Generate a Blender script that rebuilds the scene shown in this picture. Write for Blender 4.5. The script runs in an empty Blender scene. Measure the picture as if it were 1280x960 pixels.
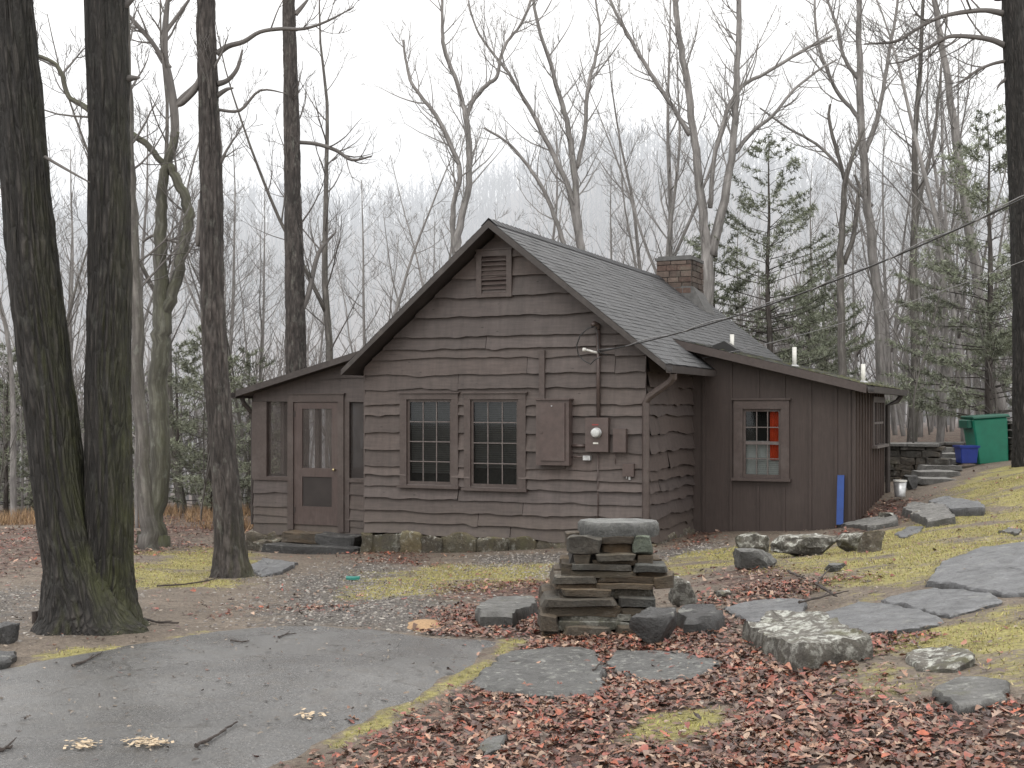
import bpy, bmesh, math, random
import numpy as np
from mathutils import Vector, Matrix, noise
from mathutils.geometry import delaunay_2d_cdt

random.seed(7)
NP = np.random.default_rng(7)
SC = bpy.context.scene
COL = SC.collection

# ------------------------------------------------------------------ camera model
F, CX, HY, CAMZ = 1560.0, 640.0, 512.0, 1.65
def ray(px, py): return Vector(((px - CX) / F, 1.0, -(py - HY) / F))
def at(px, py, Y):
    r = ray(px, py)
    return Vector((r.x * Y, Y, CAMZ + r.z * Y))

cam = bpy.data.cameras.new('camera')
camo = bpy.data.objects.new('camera', cam)
COL.objects.link(camo)
camo.location = (0, 0, CAMZ)
camo.rotation_euler = (math.radians(90), 0, 0)
cam.sensor_width = 36
cam.lens = F / 1280 * 36
cam.shift_y = 32 / 1280
cam.clip_end = 3000
SC.camera = camo

# ------------------------------------------------------------------ helpers
class MB:
    def __init__(self):
        self.v = []; self.f = []; self.c = []; self.a = []; self.cur = (1, 1, 1)
    def add(self, vs, fs, col=None, aux=None):
        o = len(self.v)
        self.v.extend([tuple(p) for p in vs])
        self.f.extend([tuple(i + o for i in q) for q in fs])
        c = col if col is not None else self.cur
        self.c.extend([c] * len(vs))
        self.a.extend(aux if aux is not None else [tuple(p) for p in vs])
    def box(self, x0, x1, y0, y1, z0, z1, col=None):
        vs = [(x, y, z) for z in (z0, z1) for y in (y0, y1) for x in (x0, x1)]
        self.add(vs, [(0, 2, 3, 1), (4, 5, 7, 6), (0, 1, 5, 4), (2, 6, 7, 3), (0, 4, 6, 2), (1, 3, 7, 5)], col)
    def quad(self, a, b, c, d, col=None):
        self.add([a, b, c, d], [(0, 1, 2, 3)], col)
    def tube(self, pts, rad, n=6, cap=True, col=None, jit=0.0, rng=random):
        pts = [Vector(p) for p in pts]
        m = len(pts)
        t = (pts[1] - pts[0]).normalized()
        x = t.orthogonal().normalized()
        vs = []; aux = []; L = 0.0
        for i in range(m):
            if i:
                L += (pts[i] - pts[i - 1]).length
            if i == 0: tn = pts[1] - pts[0]
            elif i == m - 1: tn = pts[-1] - pts[-2]
            else: tn = pts[i + 1] - pts[i - 1]
            if tn.length < 1e-9: tn = t
            tn = tn.normalized()
            x = (x - tn * x.dot(tn))
            x = x.normalized() if x.length > 1e-6 else tn.orthogonal().normalized()
            y = tn.cross(x)
            r = rad[i] if isinstance(rad, (list, tuple)) else rad
            for k in range(n):
                a = 2 * math.pi * k / n
                rr = r * (1 + (rng.uniform(-jit, jit) if jit else 0))
                vs.append(pts[i] + (x * math.cos(a) + y * math.sin(a)) * rr)
                aux.append((math.cos(a) * r, math.sin(a) * r, L))
        fs = []
        for i in range(m - 1):
            for k in range(n):
                k2 = (k + 1) % n
                fs.append((i * n + k, i * n + k2, (i + 1) * n + k2, (i + 1) * n + k))
        if cap:
            fs.append(tuple(range(n))[::-1]); fs.append(tuple((m - 1) * n + k for k in range(n)))
        self.add(vs, fs, col, aux)
    def mesh(self, name, smooth=False):
        me = bpy.data.meshes.new(name)
        me.from_pydata(self.v, [], self.f)
        n = len(self.v)
        at_ = me.attributes.new('Col', 'FLOAT_COLOR', 'POINT')
        arr = np.ones((n, 4), np.float32)
        arr[:, :3] = np.array(self.c, np.float32).reshape(n, 3)
        at_.data.foreach_set('color', arr.ravel())
        ab = me.attributes.new('aux', 'FLOAT_VECTOR', 'POINT')
        ab.data.foreach_set('vector', np.array(self.a, np.float32).ravel())
        if smooth:
            me.polygons.foreach_set('use_smooth', [True] * len(me.polygons))
        me.update()
        return me

def obj(name, mb, mat, parent=None, smooth=False):
    me = mb.mesh(name, smooth) if isinstance(mb, MB) else mb
    if mat is not None:
        me.materials.clear(); me.materials.append(mat)
    o = bpy.data.objects.new(name, me)
    COL.objects.link(o)
    if parent is not None: o.parent = parent
    return o

def tag(o, label=None, cat=None, group=None, kind=None):
    if label: o['label'] = label
    if cat: o['category'] = cat
    if group: o['group'] = group
    if kind: o['kind'] = kind
    return o

def thing(name, label, cat, loc=(0, 0, 0), rz=0, group=None):
    o = bpy.data.objects.new(name, None)
    COL.objects.link(o)
    o.location = loc; o.rotation_euler = (0, 0, rz)
    o.empty_display_size = .2
    return tag(o, label, cat, group)

def dup(root, loc, rz=0, scale=None, label=None, group=None):
    r = root.copy(); COL.objects.link(r)
    r.location = loc; r.rotation_euler = (0, 0, rz)
    if scale: r.scale = scale
    if label: r['label'] = label
    if group: r['group'] = group
    for ch in list(root.children):
        c = ch.copy(); COL.objects.link(c); c.parent = r
    return r

# ------------------------------------------------------------------ materials
def mat_new(name):
    m = bpy.data.materials.new(name); m.use_nodes = True
    nt = m.node_tree
    return m, nt, nt.nodes['Principled BSDF']
def N(nt, typ, **kw):
    n = nt.nodes.new(typ)
    for k, v in kw.items():
        if k.startswith('i_'):
            key = k[2:].replace('_', ' ')
            n.inputs[key].default_value = v
        else: setattr(n, k, v)
    return n
def L(nt, a, b): nt.links.new(a, b)
def ramp(nt, fac, stops):
    r = nt.nodes.new('ShaderNodeValToRGB')
    el = r.color_ramp.elements
    while len(el) < len(stops): el.new(.5)
    for e, (p, c) in zip(el, stops):
        e.position = p; e.color = (c[0], c[1], c[2], 1) if not isinstance(c, (int, float)) else (c, c, c, 1)
    L(nt, fac, r.inputs[0])
    return r.outputs[0]
def mix(nt, fac, a, b, typ='MIX'):
    m = nt.nodes.new('ShaderNodeMix'); m.data_type = 'RGBA'; m.blend_type = typ
    for s, val in ((m.inputs[0], fac), (m.inputs[6], a), (m.inputs[7], b)):
        if hasattr(val, 'links') or isinstance(val, bpy.types.NodeSocket): L(nt, val, s)
        elif isinstance(val, (int, float)): s.default_value = val if s.type == 'VALUE' else (val, val, val, 1)
        else: s.default_value = (val[0], val[1], val[2], 1)
    return m.outputs[2]
def mathn(nt, op, a, b=None):
    m = nt.nodes.new('ShaderNodeMath'); m.operation = op
    for s, val in ((m.inputs[0], a), (m.inputs[1], b)):
        if val is None: continue
        if isinstance(val, bpy.types.NodeSocket): L(nt, val, s)
        else: s.default_value = val
    return m.outputs[0]
def attr(nt, name):
    a = nt.nodes.new('ShaderNodeAttribute'); a.attribute_name = name
    return a
def coords(nt, src='obj', scale=(1, 1, 1)):
    if src == 'aux': out = attr(nt, 'aux').outputs['Vector']
    elif src == 'world':
        g = nt.nodes.new('ShaderNodeNewGeometry'); out = g.outputs['Position']
    else:
        t = nt.nodes.new('ShaderNodeTexCoord'); out = t.outputs['Object']
    mp = nt.nodes.new('ShaderNodeMapping'); mp.inputs['Scale'].default_value = scale
    L(nt, out, mp.inputs['Vector'])
    return mp.outputs[0]
def noi(nt, vec, scale, detail=4, rough=.55):
    n = N(nt, 'ShaderNodeTexNoise'); n.inputs['Scale'].default_value = scale
    n.inputs['Detail'].default_value = detail; n.inputs['Roughness'].default_value = rough
    L(nt, vec, n.inputs['Vector'])
    return n.outputs['Fac']
def vor(nt, vec, scale, feature='F1', out='Distance'):
    n = N(nt, 'ShaderNodeTexVoronoi', feature=feature); n.inputs['Scale'].default_value = scale
    L(nt, vec, n.inputs['Vector'])
    return n.outputs[out]
def bump(nt, bs, h, strength=.5, dist=.02):
    b = N(nt, 'ShaderNodeBump'); b.inputs['Strength'].default_value = strength
    b.inputs['Distance'].default_value = dist
    L(nt, h, b.inputs['Height']); L(nt, b.outputs[0], bs.inputs['Normal'])

def m_paint(name, base, dark=.7, rough=.6, scale=(.6, 6, 6), var=True, weather=(.2, .18, .17), wamt=.12, grain_scale=5):
    m, nt, bs = mat_new(name)
    v = coords(nt, 'obj', scale)
    g = noi(nt, v, grain_scale, 6, .65)
    c = ramp(nt, g, [(.25, [x * dark for x in base]), (.55, base), (.85, [x * 1.22 for x in base])])
    v2 = coords(nt, 'obj', (1, 1, 1))
    w = noi(nt, v2, 2.2, 6, .7)
    wf = ramp(nt, w, [(.5, 0.0), (.85, 1.0)])
    c = mix(nt, mathn(nt, 'MULTIPLY', wf, wamt * 3), c, weather)
    if var: c = mix(nt, 1.0, c, attr(nt, 'Col').outputs['Color'], 'MULTIPLY')
    L(nt, c, bs.inputs['Base Color'])
    bs.inputs['Roughness'].default_value = rough
    bump(nt, bs, g, .35, .006)
    return m

def m_plain(name, base, rough=.5, metal=0, nscale=20, amt=.25, bmp=.1):
    m, nt, bs = mat_new(name)
    v = coords(nt, 'obj')
    g = noi(nt, v, nscale, 5, .6)
    c = ramp(nt, g, [(.3, [x * (1 - amt) for x in base]), (.7, [min(1, x * (1 + amt)) for x in base])])
    L(nt, c, bs.inputs['Base Color'])
    bs.inputs['Roughness'].default_value = rough; bs.inputs['Metallic'].default_value = metal
    if bmp: bump(nt, bs, g, bmp, .01)
    return m

def m_bark(name, lo, hi, moss=0.0, scale=1.0, lichen=0.0, bstr=.9, fine=14, lz=.13, mossh=2.2, mossdir=(.97, -.25, 0), vw=.3):
    m, nt, bs = mat_new(name)
    v = coords(nt, 'aux', (scale, scale, scale * lz))
    n1 = noi(nt, v, fine, 5, .65)
    vv = N(nt, 'ShaderNodeVectorMath', operation='ADD')
    nz = N(nt, 'ShaderNodeTexNoise'); nz.inputs['Scale'].default_value = 9; L(nt, v, nz.inputs['Vector'])
    sc = N(nt, 'ShaderNodeVectorMath', operation='SCALE'); sc.inputs['Scale'].default_value = .09
    L(nt, nz.outputs['Color'], sc.inputs[0]); L(nt, v, vv.inputs[0]); L(nt, sc.outputs[0], vv.inputs[1])
    r1 = vor(nt, vv.outputs[0], fine * 1.6, 'DISTANCE_TO_EDGE')
    h = mathn(nt, 'ADD', mathn(nt, 'MULTIPLY', ramp(nt, r1, [(0, 0.0), (.30, 1.0)]), vw), mathn(nt, 'MULTIPLY', ramp(nt, n1, [(.3, 0.0), (.7, 1.0)]), 1.0 - vw))
    n9 = noi(nt, coords(nt, 'aux', (1, 1, .4)), 60, 3, .7)
    h = mathn(nt, 'ADD', mathn(nt, 'MULTIPLY', h, .8), mathn(nt, 'MULTIPLY', n9, .3))
    c = ramp(nt, h, [(.15, [x * .45 for x in lo]), (.55, lo), (.98, hi)])
    c = mix(nt, 1.0, c, attr(nt, 'Col').outputs['Color'], 'MULTIPLY')
    vl = coords(nt, 'aux', (1, 1, .5))
    big = noi(nt, vl, 3.5, 5, .6)
    c = mix(nt, 1.0, c, ramp(nt, big, [(.3, .65), (.7, 1.25)]), 'MULTIPLY')
    if lichen:
        lf = ramp(nt, noi(nt, vl, 9, 6, .7), [(.56, 0.0), (.68, 1.0)])
        c = mix(nt, mathn(nt, 'MULTIPLY', lf, lichen), c, (.22, .235, .205))
    if moss:
        g = nt.nodes.new('ShaderNodeNewGeometry')
        dp = N(nt, 'ShaderNodeVectorMath', operation='DOT_PRODUCT'); dp.inputs[1].default_value = mossdir
        L(nt, g.outputs['Normal'], dp.inputs[0])
        side = ramp(nt, dp.outputs['Value'], [(.25, 0.0), (.85, 1.0)])
        tc = nt.nodes.new('ShaderNodeTexCoord'); sx = nt.nodes.new('ShaderNodeSeparateXYZ')
        L(nt, tc.outputs['Object'], sx.inputs[0])
        hz = ramp(nt, mathn(nt, 'DIVIDE', sx.outputs['Z'], mossh * 2), [(0, 1.0), (.5, .55), (1, 0.0)])
        mf = mathn(nt, 'MULTIPLY', mathn(nt, 'MULTIPLY', side, hz), ramp(nt, noi(nt, vl, 6, 6, .7), [(.35, 0.0), (.6, 1.0)]))
        c = mix(nt, mathn(nt, 'MULTIPLY', mf, moss), c, (.050, .055, .016))
    L(nt, c, bs.inputs['Base Color'])
    bs.inputs['Roughness'].default_value = .75
    bump(nt, bs, h, bstr, .03)
    return m

def m_rock(name, base, lichen=.3, moss=.2, warm=.0, rough=.6, layer=False, lsc=6.0, side=.5):
    m, nt, bs = mat_new(name)
    v = coords(nt, 'world', (1, 1, 3 if layer else 1))
    n1 = noi(nt, v, 7, 8, .65); n2 = noi(nt, v, 38, 5, .7); n3 = noi(nt, v, 2.3, 4, .6)
    c = ramp(nt, n1, [(.25, [x * .5 for x in base]), (.5, base), (.8, [x * 1.55 for x in base])])
    if warm: c = mix(nt, mathn(nt, 'MULTIPLY', ramp(nt, n3, [(.4, 0.0), (.65, 1.0)]), warm), c, (.17, .115, .065))
    c = mix(nt, 1.0, c, ramp(nt, n2, [(.25, .6), (.75, 1.35)]), 'MULTIPLY')
    c = mix(nt, 1.0, c, attr(nt, 'Col').outputs['Color'], 'MULTIPLY')
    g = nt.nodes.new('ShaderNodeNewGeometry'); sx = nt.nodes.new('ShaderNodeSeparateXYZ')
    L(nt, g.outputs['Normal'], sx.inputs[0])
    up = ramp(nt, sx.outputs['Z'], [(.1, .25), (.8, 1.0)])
    c = mix(nt, 1.0, c, ramp(nt, sx.outputs['Z'], [(.1, side), (.85, 1.12)]), 'MULTIPLY')  # tops lightened and sides darkened in colour, as painted shading
    if lichen:
        lf = ramp(nt, noi(nt, v, lsc, 8, .72), [(.60 - .12 * lichen, 0.0), (.66 - .1 * lichen, 1.0)])
        lf = mathn(nt, 'MULTIPLY', mathn(nt, 'MULTIPLY', lf, up), min(1.0, lichen * 1.4))
        lc = ramp(nt, n2, [(.35, (.30, .31, .27)), (.6, (.72, .73, .68))])
        c = mix(nt, lf, c, lc)
    if moss:
        vm = coords(nt, 'world', (1.1, .9, 1))
        mf = ramp(nt, noi(nt, vm, 4.3, 6, .7), [(.62 - .2 * moss, 0.0), (.72 - .15 * moss, 1.0)])
        c = mix(nt, mathn(nt, 'MULTIPLY', mf, mathn(nt, 'MULTIPLY', up, min(1, moss * 1.3))), c, (.12, .12, .035))
    L(nt, c, bs.inputs['Base Color'])
    bs.inputs['Roughness'].default_value = rough
    bump(nt, bs, mathn(nt, 'ADD', mathn(nt, 'ADD', n1, mathn(nt, 'MULTIPLY', n2, .6)), mathn(nt, 'MULTIPLY', noi(nt, v, 130, 4, .7), .25)), 1.0, .045)
    return m

def m_attr(name, rough=.7, gain=1.0, trans=0.0, scale=30):
    m, nt, bs = mat_new(name)
    c = attr(nt, 'Col').outputs['Color']
    n1 = noi(nt, coords(nt, 'world'), scale, 4, .6)
    c = mix(nt, 1.0, c, ramp(nt, n1, [(.3, .7 * gain), (.7, 1.25 * gain)]), 'MULTIPLY')
    L(nt, c, bs.inputs['Base Color']); bs.inputs['Roughness'].default_value = rough
    return m

SIDING = m_paint('siding_paint', (.077, .0605, .056), wamt=.14, weather=(.13, .112, .105))
def age_siding(m):
    nt = m.node_tree; bs = nt.nodes['Principled BSDF']; src = bs.inputs['Base Color'].links[0].from_socket
    v = coords(nt, 'obj'); sx = nt.nodes.new('ShaderNodeSeparateXYZ'); L(nt, v, sx.inputs[0])
    st = noi(nt, coords(nt, 'obj', (7, 7, .5)), 1.6, 5, .7)
    c = mix(nt, 1.0, src, ramp(nt, st, [(.3, .74), (.55, 1.0), (.8, 1.18)]), 'MULTIPLY')
    kn = N(nt, 'ShaderNodeTexVoronoi'); kn.inputs['Scale'].default_value = 1.0; L(nt, coords(nt, 'obj', (2.6, 2.6, 7)), kn.inputs['Vector'])
    c = mix(nt, ramp(nt, kn.outputs['Distance'], [(.035, .85), (.085, 0.0)]), c, (.018, .014, .012))
    nl = N(nt, 'ShaderNodeTexVoronoi'); nl.inputs['Scale'].default_value = 1.0; nl.inputs['Randomness'].default_value = .35; L(nt, coords(nt, 'obj', (2.1, 2.1, 6.3)), nl.inputs['Vector'])
    c = mix(nt, ramp(nt, nl.outputs['Distance'], [(.02, .8), (.04, 0.0)]), c, (.03, .022, .02))
    mud = mathn(nt, 'MULTIPLY', ramp(nt, sx.outputs['Z'], [(.3, .75), (.85, 0.0)]), ramp(nt, noi(nt, v, 6, 6, .75), [(.35, 0.0), (.7, 1.0)]))
    c = mix(nt, mud, c, (.10, .083, .066))
    L(nt, c, bs.inputs['Base Color'])
age_siding(SIDING)
TRIM = m_paint('trim_paint', (.066, .050, .046), scale=(4, 4, 4), wamt=.12, rough=.5)
BATTEN = m_paint('board_and_batten_stain', (.046, .033, .0295), scale=(8, 8, .7), wamt=.08, weather=(.12, .1, .09))
DARKTRIM = m_paint('dark_roof_trim', (.035, .028, .026), scale=(4, 4, 4), wamt=.1)
METALBOX = m_paint('painted_metal_box', (.078, .057, .053), scale=(2, 2, 2), var=False, rough=.42, wamt=.08)
DOORP = m_paint('door_paint', (.072, .051, .047), scale=(6, 6, 1), wamt=.08, rough=.5)
MUNT = m_plain('sash_paint', (.115, .098, .094), .5, nscale=30)
WHITE = m_plain('white_plastic', (.60, .60, .57), .4, nscale=25, amt=.1)
BLACKP = m_plain('black_vent', (.012, .012, .013), .5)
GALV = m_plain('galvanised_metal', (.42, .43, .44), .35, .6, nscale=12)
CABLE = m_plain('cable_rubber', (.03, .03, .032), .4)
CABLEG = m_plain('bare_cable', (.25, .25, .26), .35, .5)
BLUEP = m_plain('blue_paint', (.006, .045, .22), .45, nscale=6, amt=.15)
GREENP = m_plain('green_plastic', (.008, .135, .085), .45, nscale=5, amt=.15)
GREEND = m_plain('dark_green_plastic', (.006, .075, .05), .45, nscale=5, amt=.15)
BLUETUB = m_plain('blue_tub_plastic', (.012, .030, .19), .45, nscale=6, amt=.15)
CURTAIN = m_plain('orange_curtain', (.75, .085, .025), .8, nscale=8, amt=.2)
BLIND = m_plain('blind_slats', (.13, .122, .12), .6, nscale=8, amt=.15)
BLINDW = m_plain('pale_blind', (.62, .61, .60), .6, nscale=8, amt=.1)
SHADEFILL = m_plain('shade_fill', (.03, .027, .025), .8)  # dark colour stands for shade behind windows and between pillar stones
BRASS = m_plain('knob_brass', (.5, .42, .25), .3, .8)
SAW = m_plain('sawdust', (.36, .235, .13), .9, nscale=60, amt=.35, bmp=.6)
TEAL = m_plain('teal_plastic', (.02, .18, .15), .5)
CONCR = m_plain('flashing_cement', (.095, .095, .095), .7, nscale=14, amt=.3)
TWIG = m_plain('dead_stick_bark', (.045, .036, .032), .8, nscale=30)
CHIP = m_plain('pale_wood_chip', (.50, .40, .28), .8, nscale=40)

def m_glass():
    m = bpy.data.materials.new('window_glass'); m.use_nodes = True
    nt = m.node_tree; nt.nodes.remove(nt.nodes['Principled BSDF'])
    out = nt.nodes['Material Output']
    tr = N(nt, 'ShaderNodeBsdfTransparent'); tr.inputs[0].default_value = (.62, .66, .66, 1)
    gl = N(nt, 'ShaderNodeBsdfGlossy'); gl.inputs['Roughness'].default_value = .04; gl.inputs[0].default_value = (.8, .85, .9, 1)
    fr = N(nt, 'ShaderNodeFresnel'); fr.inputs['IOR'].default_value = 1.5
    v = coords(nt, 'obj'); b = N(nt, 'ShaderNodeBump'); b.inputs['Strength'].default_value = .015
    L(nt, noi(nt, v, 3, 2), b.inputs['Height']); L(nt, b.outputs[0], gl.inputs['Normal'])
    mx = N(nt, 'ShaderNodeMixShader')
    L(nt, mathn(nt, 'MULTIPLY', fr.outputs[0], .75), mx.inputs[0]); L(nt, tr.outputs[0], mx.inputs[1]); L(nt, gl.outputs[0], mx.inputs[2])
    L(nt, mx.outputs[0], out.inputs[0])
    return m
GLASS = m_glass()
def m_screen(name, op, base):
    m = bpy.data.materials.new(name); m.use_nodes = True
    nt = m.node_tree; bs = nt.nodes['Principled BSDF']; out = nt.nodes['Material Output']
    g = noi(nt, coords(nt, 'obj'), 4, 4)
    L(nt, ramp(nt, g, [(.3, [x * .8 for x in base]), (.7, [x * 1.2 for x in base])]), bs.inputs['Base Color'])
    bs.inputs['Roughness'].default_value = .7
    tr = N(nt, 'ShaderNodeBsdfTransparent'); mx = N(nt, 'ShaderNodeMixShader'); mx.inputs[0].default_value = op
    L(nt, tr.outputs[0], mx.inputs[1]); L(nt, bs.outputs[0], mx.inputs[2]); L(nt, mx.outputs[0], out.inputs[0])
    return m
SCREEN = m_screen('insect_screen', .44, (.10, .085, .08))
SCREEND = m_screen('dark_insect_screen', .86, (.035, .029, .028))

def m_shingle():
    m, nt, bs = mat_new('asphalt_shingles')
    v = coords(nt, 'obj')
    n2 = noi(nt, v, 90, 3, .7); n1 = noi(nt, v, 1.3, 5, .65)
    c = mix(nt, 1.0, attr(nt, 'Col').outputs['Color'], ramp(nt, n2, [(.3, .72), (.7, 1.25)]), 'MULTIPLY')
    c = mix(nt, 1.0, c, ramp(nt, n1, [(.3, .75), (.7, 1.2)]), 'MULTIPLY')
    L(nt, c, bs.inputs['Base Color'])
    L(nt, ramp(nt, n1, [(.3, .42), (.7, .62)]), bs.inputs['Roughness'])
    bump(nt, bs, n2, .5, .01)
    return m
SHINGLE = m_shingle()
def m_brickstone():
    m, nt, bs = mat_new('chimney_stone')
    v = coords(nt, 'obj')
    c = attr(nt, 'Col').outputs['Color']
    n1 = noi(nt, v, 14, 6, .7); n2 = noi(nt, v, 4, 5, .6)
    c = mix(nt, 1.0, c, ramp(nt, n1, [(.3, .55), (.7, 1.35)]), 'MULTIPLY')
    c = mix(nt, mathn(nt, 'MULTIPLY', ramp(nt, n2, [(.52, 0.0), (.7, 1.0)]), .5), c, (.13, .125, .10))
    L(nt, c, bs.inputs['Base Color']); bs.inputs['Roughness'].default_value = .8
    bump(nt, bs, n1, .7, .02)
    return m
CHIMS = m_brickstone()

BARK_OAK = m_bark('dark_oak_bark', (.011, .0092, .008), (.044, .039, .035), moss=.7, lichen=.10, bstr=1.0, fine=20, lz=.13, vw=.6, mossh=2.6)
BARK_FLAKY = m_bark('flaky_grey_bark', (.048, .040, .037), (.115, .104, .096), moss=.55, lichen=.35, bstr=1.0, fine=15, lz=.2, mossh=.5)
BARK_MID = m_bark('grey_brown_bark', (.10, .092, .086), (.20, .19, .175), moss=.3, lichen=.5, fine=10, bstr=.6, mossh=6)
BARK_MOSSY = m_bark('mossy_grey_bark', (.082, .080, .066), (.18, .18, .15), moss=.9, lichen=.5, fine=10, bstr=.6, mossh=14, mossdir=(.3, -.4, .85))
BARK_HAZED = m_bark('hazed_grey_bark', (.21, .20, .195), (.33, .32, .315), lichen=.4, fine=8, bstr=.4)  # bark lightened in colour to stand for haze on farther trees
BARK_PINE = m_bark('pine_bark', (.05, .042, .038), (.12, .11, .10), lichen=.3, fine=9, bstr=.6)
TWIGM = m_bark('twig_bark', (.145, .135, .13), (.24, .23, .22), fine=5, bstr=.1)
TWIG_HAZED = m_bark('hazed_twig_bark', (.29, .28, .275), (.40, .39, .385), fine=5, bstr=.1)  # twigs lightened in colour in place of haze
NEEDLE = m_attr('pine_needles', .6)
LEAFM = m_attr('fallen_leaves', .36, 1.32, scale=25)
GRASSM = m_attr('grass_blades', .7)
FARW = m_attr('far_wood_bark', .9, 1.0, scale=.3)

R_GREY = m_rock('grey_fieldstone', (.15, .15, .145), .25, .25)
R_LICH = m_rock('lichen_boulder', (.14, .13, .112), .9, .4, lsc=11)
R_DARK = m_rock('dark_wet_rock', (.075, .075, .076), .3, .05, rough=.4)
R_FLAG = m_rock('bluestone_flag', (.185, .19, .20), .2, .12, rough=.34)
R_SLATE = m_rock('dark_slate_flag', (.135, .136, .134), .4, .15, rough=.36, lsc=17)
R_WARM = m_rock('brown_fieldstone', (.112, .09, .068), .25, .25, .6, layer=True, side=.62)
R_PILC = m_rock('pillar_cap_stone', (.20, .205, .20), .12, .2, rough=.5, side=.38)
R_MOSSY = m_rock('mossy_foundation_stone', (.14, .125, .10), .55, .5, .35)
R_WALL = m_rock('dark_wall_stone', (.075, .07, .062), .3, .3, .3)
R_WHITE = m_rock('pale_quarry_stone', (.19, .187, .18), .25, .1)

# ------------------------------------------------------------------ ground height
CP = []
def cp(px, py, zr):
    Y = -zr * F / (py - HY); CP.append(((px - CX) / F * Y, Y, zr + CAMZ))
for a in [(-100, 960, -1.66), (0, 960, -1.65), (200, 950, -1.65), (420, 950, -1.65), (640, 950, -1.60), (900, 950, -1.5), (1280, 950, -1.38), (1500, 950, -1.3),
          (-100, 800, -1.75), (100, 790, -1.70), (350, 785, -1.72), (620, 800, -1.70), (755, 790, -1.72), (900, 770, -1.66), (1060, 760, -1.55), (1260, 690, -1.28), (1170, 760, -1.45),
          (1280, 850, -1.36), (200, 870, -1.67), (500, 870, -1.66), (800, 870, -1.62), (1050, 860, -1.5), (1500, 800, -1.2),
          (0, 720, -1.98), (285, 722, -2.0), (500, 715, -2.05), (700, 720, -1.98), (850, 700, -1.95), (950, 695, -1.86), (1090, 672, -1.72), (1190, 630, -1.42), (1280, 600, -1.14), (1400, 600, -1.0),
          (457, 692, -2.36), (640, 688, -2.18), (808, 682, -2.02), (318, 690, -2.5), (863, 667, -2.05), (960, 660, -1.96), (1060, 657, -1.86), (1107, 618, -1.57), (1235, 579, -1.10), (1150, 592, -1.33),
          (190, 678, -2.25), (60, 650, -2.6), (250, 641, -2.75), (-80, 660, -2.4), (1120, 585, -1.45)]: cp(*a)
CP += [(0, 30, -.9), (4, 30, -.3), (-8, 38, -1.6), (0, 42, -1.4), (8, 34, .45), (12, 34, .75), (14, 45, .8), (8, 48, .2), (-14, 28, -1.1), (-14, 45, -2.2), (-12, 15, -.45), (-8, 6, 0.0), (6, 3, .3), (0, 2, .02), (-5, 2, 0.0), (14, 14, .9), (12, 7, .6), (15, 26, .9)]
CPn = np.array(CP)
def tps(r2): return np.where(r2 > 1e-9, .5 * r2 * np.log(np.maximum(r2, 1e-9)), 0)
_n = len(CPn)
_d2 = ((CPn[:, None, :2] - CPn[None, :, :2]) ** 2).sum(-1)
_A = np.zeros((_n + 3, _n + 3)); _A[:_n, :_n] = tps(_d2) + np.eye(_n) * .35
_A[:_n, _n] = 1; _A[:_n, _n + 1:] = CPn[:, :2]; _A[_n, :_n] = 1; _A[_n + 1:, :_n] = CPn[:, :2].T
_W = np.linalg.solve(_A, np.concatenate([CPn[:, 2], np.zeros(3)]))
def sstep(x, a, b):
    t = np.clip((x - a) / (b - a), 0, 1); return t * t * (3 - 2 * t)
def HV(X, Y):
    X = np.asarray(X, float); Y = np.asarray(Y, float); sh = X.shape
    x = np.clip(X.ravel(), -13, 15); y = np.clip(Y.ravel(), 2, 44)
    z = np.zeros_like(x)
    for i in range(0, len(x), 20000):
        xs, ys = x[i:i + 20000], y[i:i + 20000]
        r2 = (xs[:, None] - CPn[None, :, 0]) ** 2 + (ys[:, None] - CPn[None, :, 1]) ** 2
        z[i:i + 20000] = tps(r2) @ _W[:_n] + _W[_n] + _W[_n + 1] * xs + _W[_n + 2] * ys
    X0, Y0 = X.ravel(), Y.ravel()
    z = z - .035 * np.clip(Y0 - 40, 0, 70) * sstep(-X0, -12, 10)
    ridge = 56 + 6 * np.sin(X0 / 55 + .6) - 9 * sstep(X0, 20, 150) + 3 * np.sin(X0 / 17)
    z = z + ridge * sstep(Y0, 105, 330)
    z = z + (.02 * np.sin(X0 * 1.7 + Y0 * .9) * np.sin(Y0 * 1.3 - X0 * .6)) * sstep(Y0, 4, 9)
    return z.reshape(sh)
def H(x, y): return float(HV(np.array([x]), np.array([y]))[0])
def gp(px, py):
    """point of the terrain seen at a picture point: march along the ray"""
    r = ray(px, py)
    ys = np.linspace(3, 60, 1500)
    z = CAMZ + r.z * ys; h = HV(r.x * ys, ys)
    k = np.argmax(z < h)
    if z[k] >= h[k]: k = len(ys) - 1
    return Vector((r.x * ys[k], ys[k], float(h[k])))

def pip(P, X, Y):
    x, y = X, Y; ins = np.zeros(X.shape, bool); n = len(P)
    for i in range(n):
        x1, y1 = P[i]; x2, y2 = P[(i + 1) % n]
        c = ((y1 > y) != (y2 > y)) & (x < (x2 - x1) * (y - y1) / (y2 - y1 + 1e-12) + x1)
        ins ^= c
    return ins
def world_poly(pp): return [tuple(gp(*p)[:2]) for p in pp]
def soft_mask(P, X, Y, w):
    d = np.full(X.shape, 1e9); n = len(P)
    for i in range(n):
        x1, y1 = P[i]; x2, y2 = P[(i + 1) % n]
        dx, dy = x2 - x1, y2 - y1
        t = np.clip(((X - x1) * dx + (Y - y1) * dy) / (dx * dx + dy * dy + 1e-12), 0, 1)
        d = np.minimum(d, np.hypot(X - x1 - t * dx, Y - y1 - t * dy))
    s = np.where(pip(P, X, Y), d, -d)
    return np.clip(.5 + s / (2 * w), 0, 1)

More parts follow.
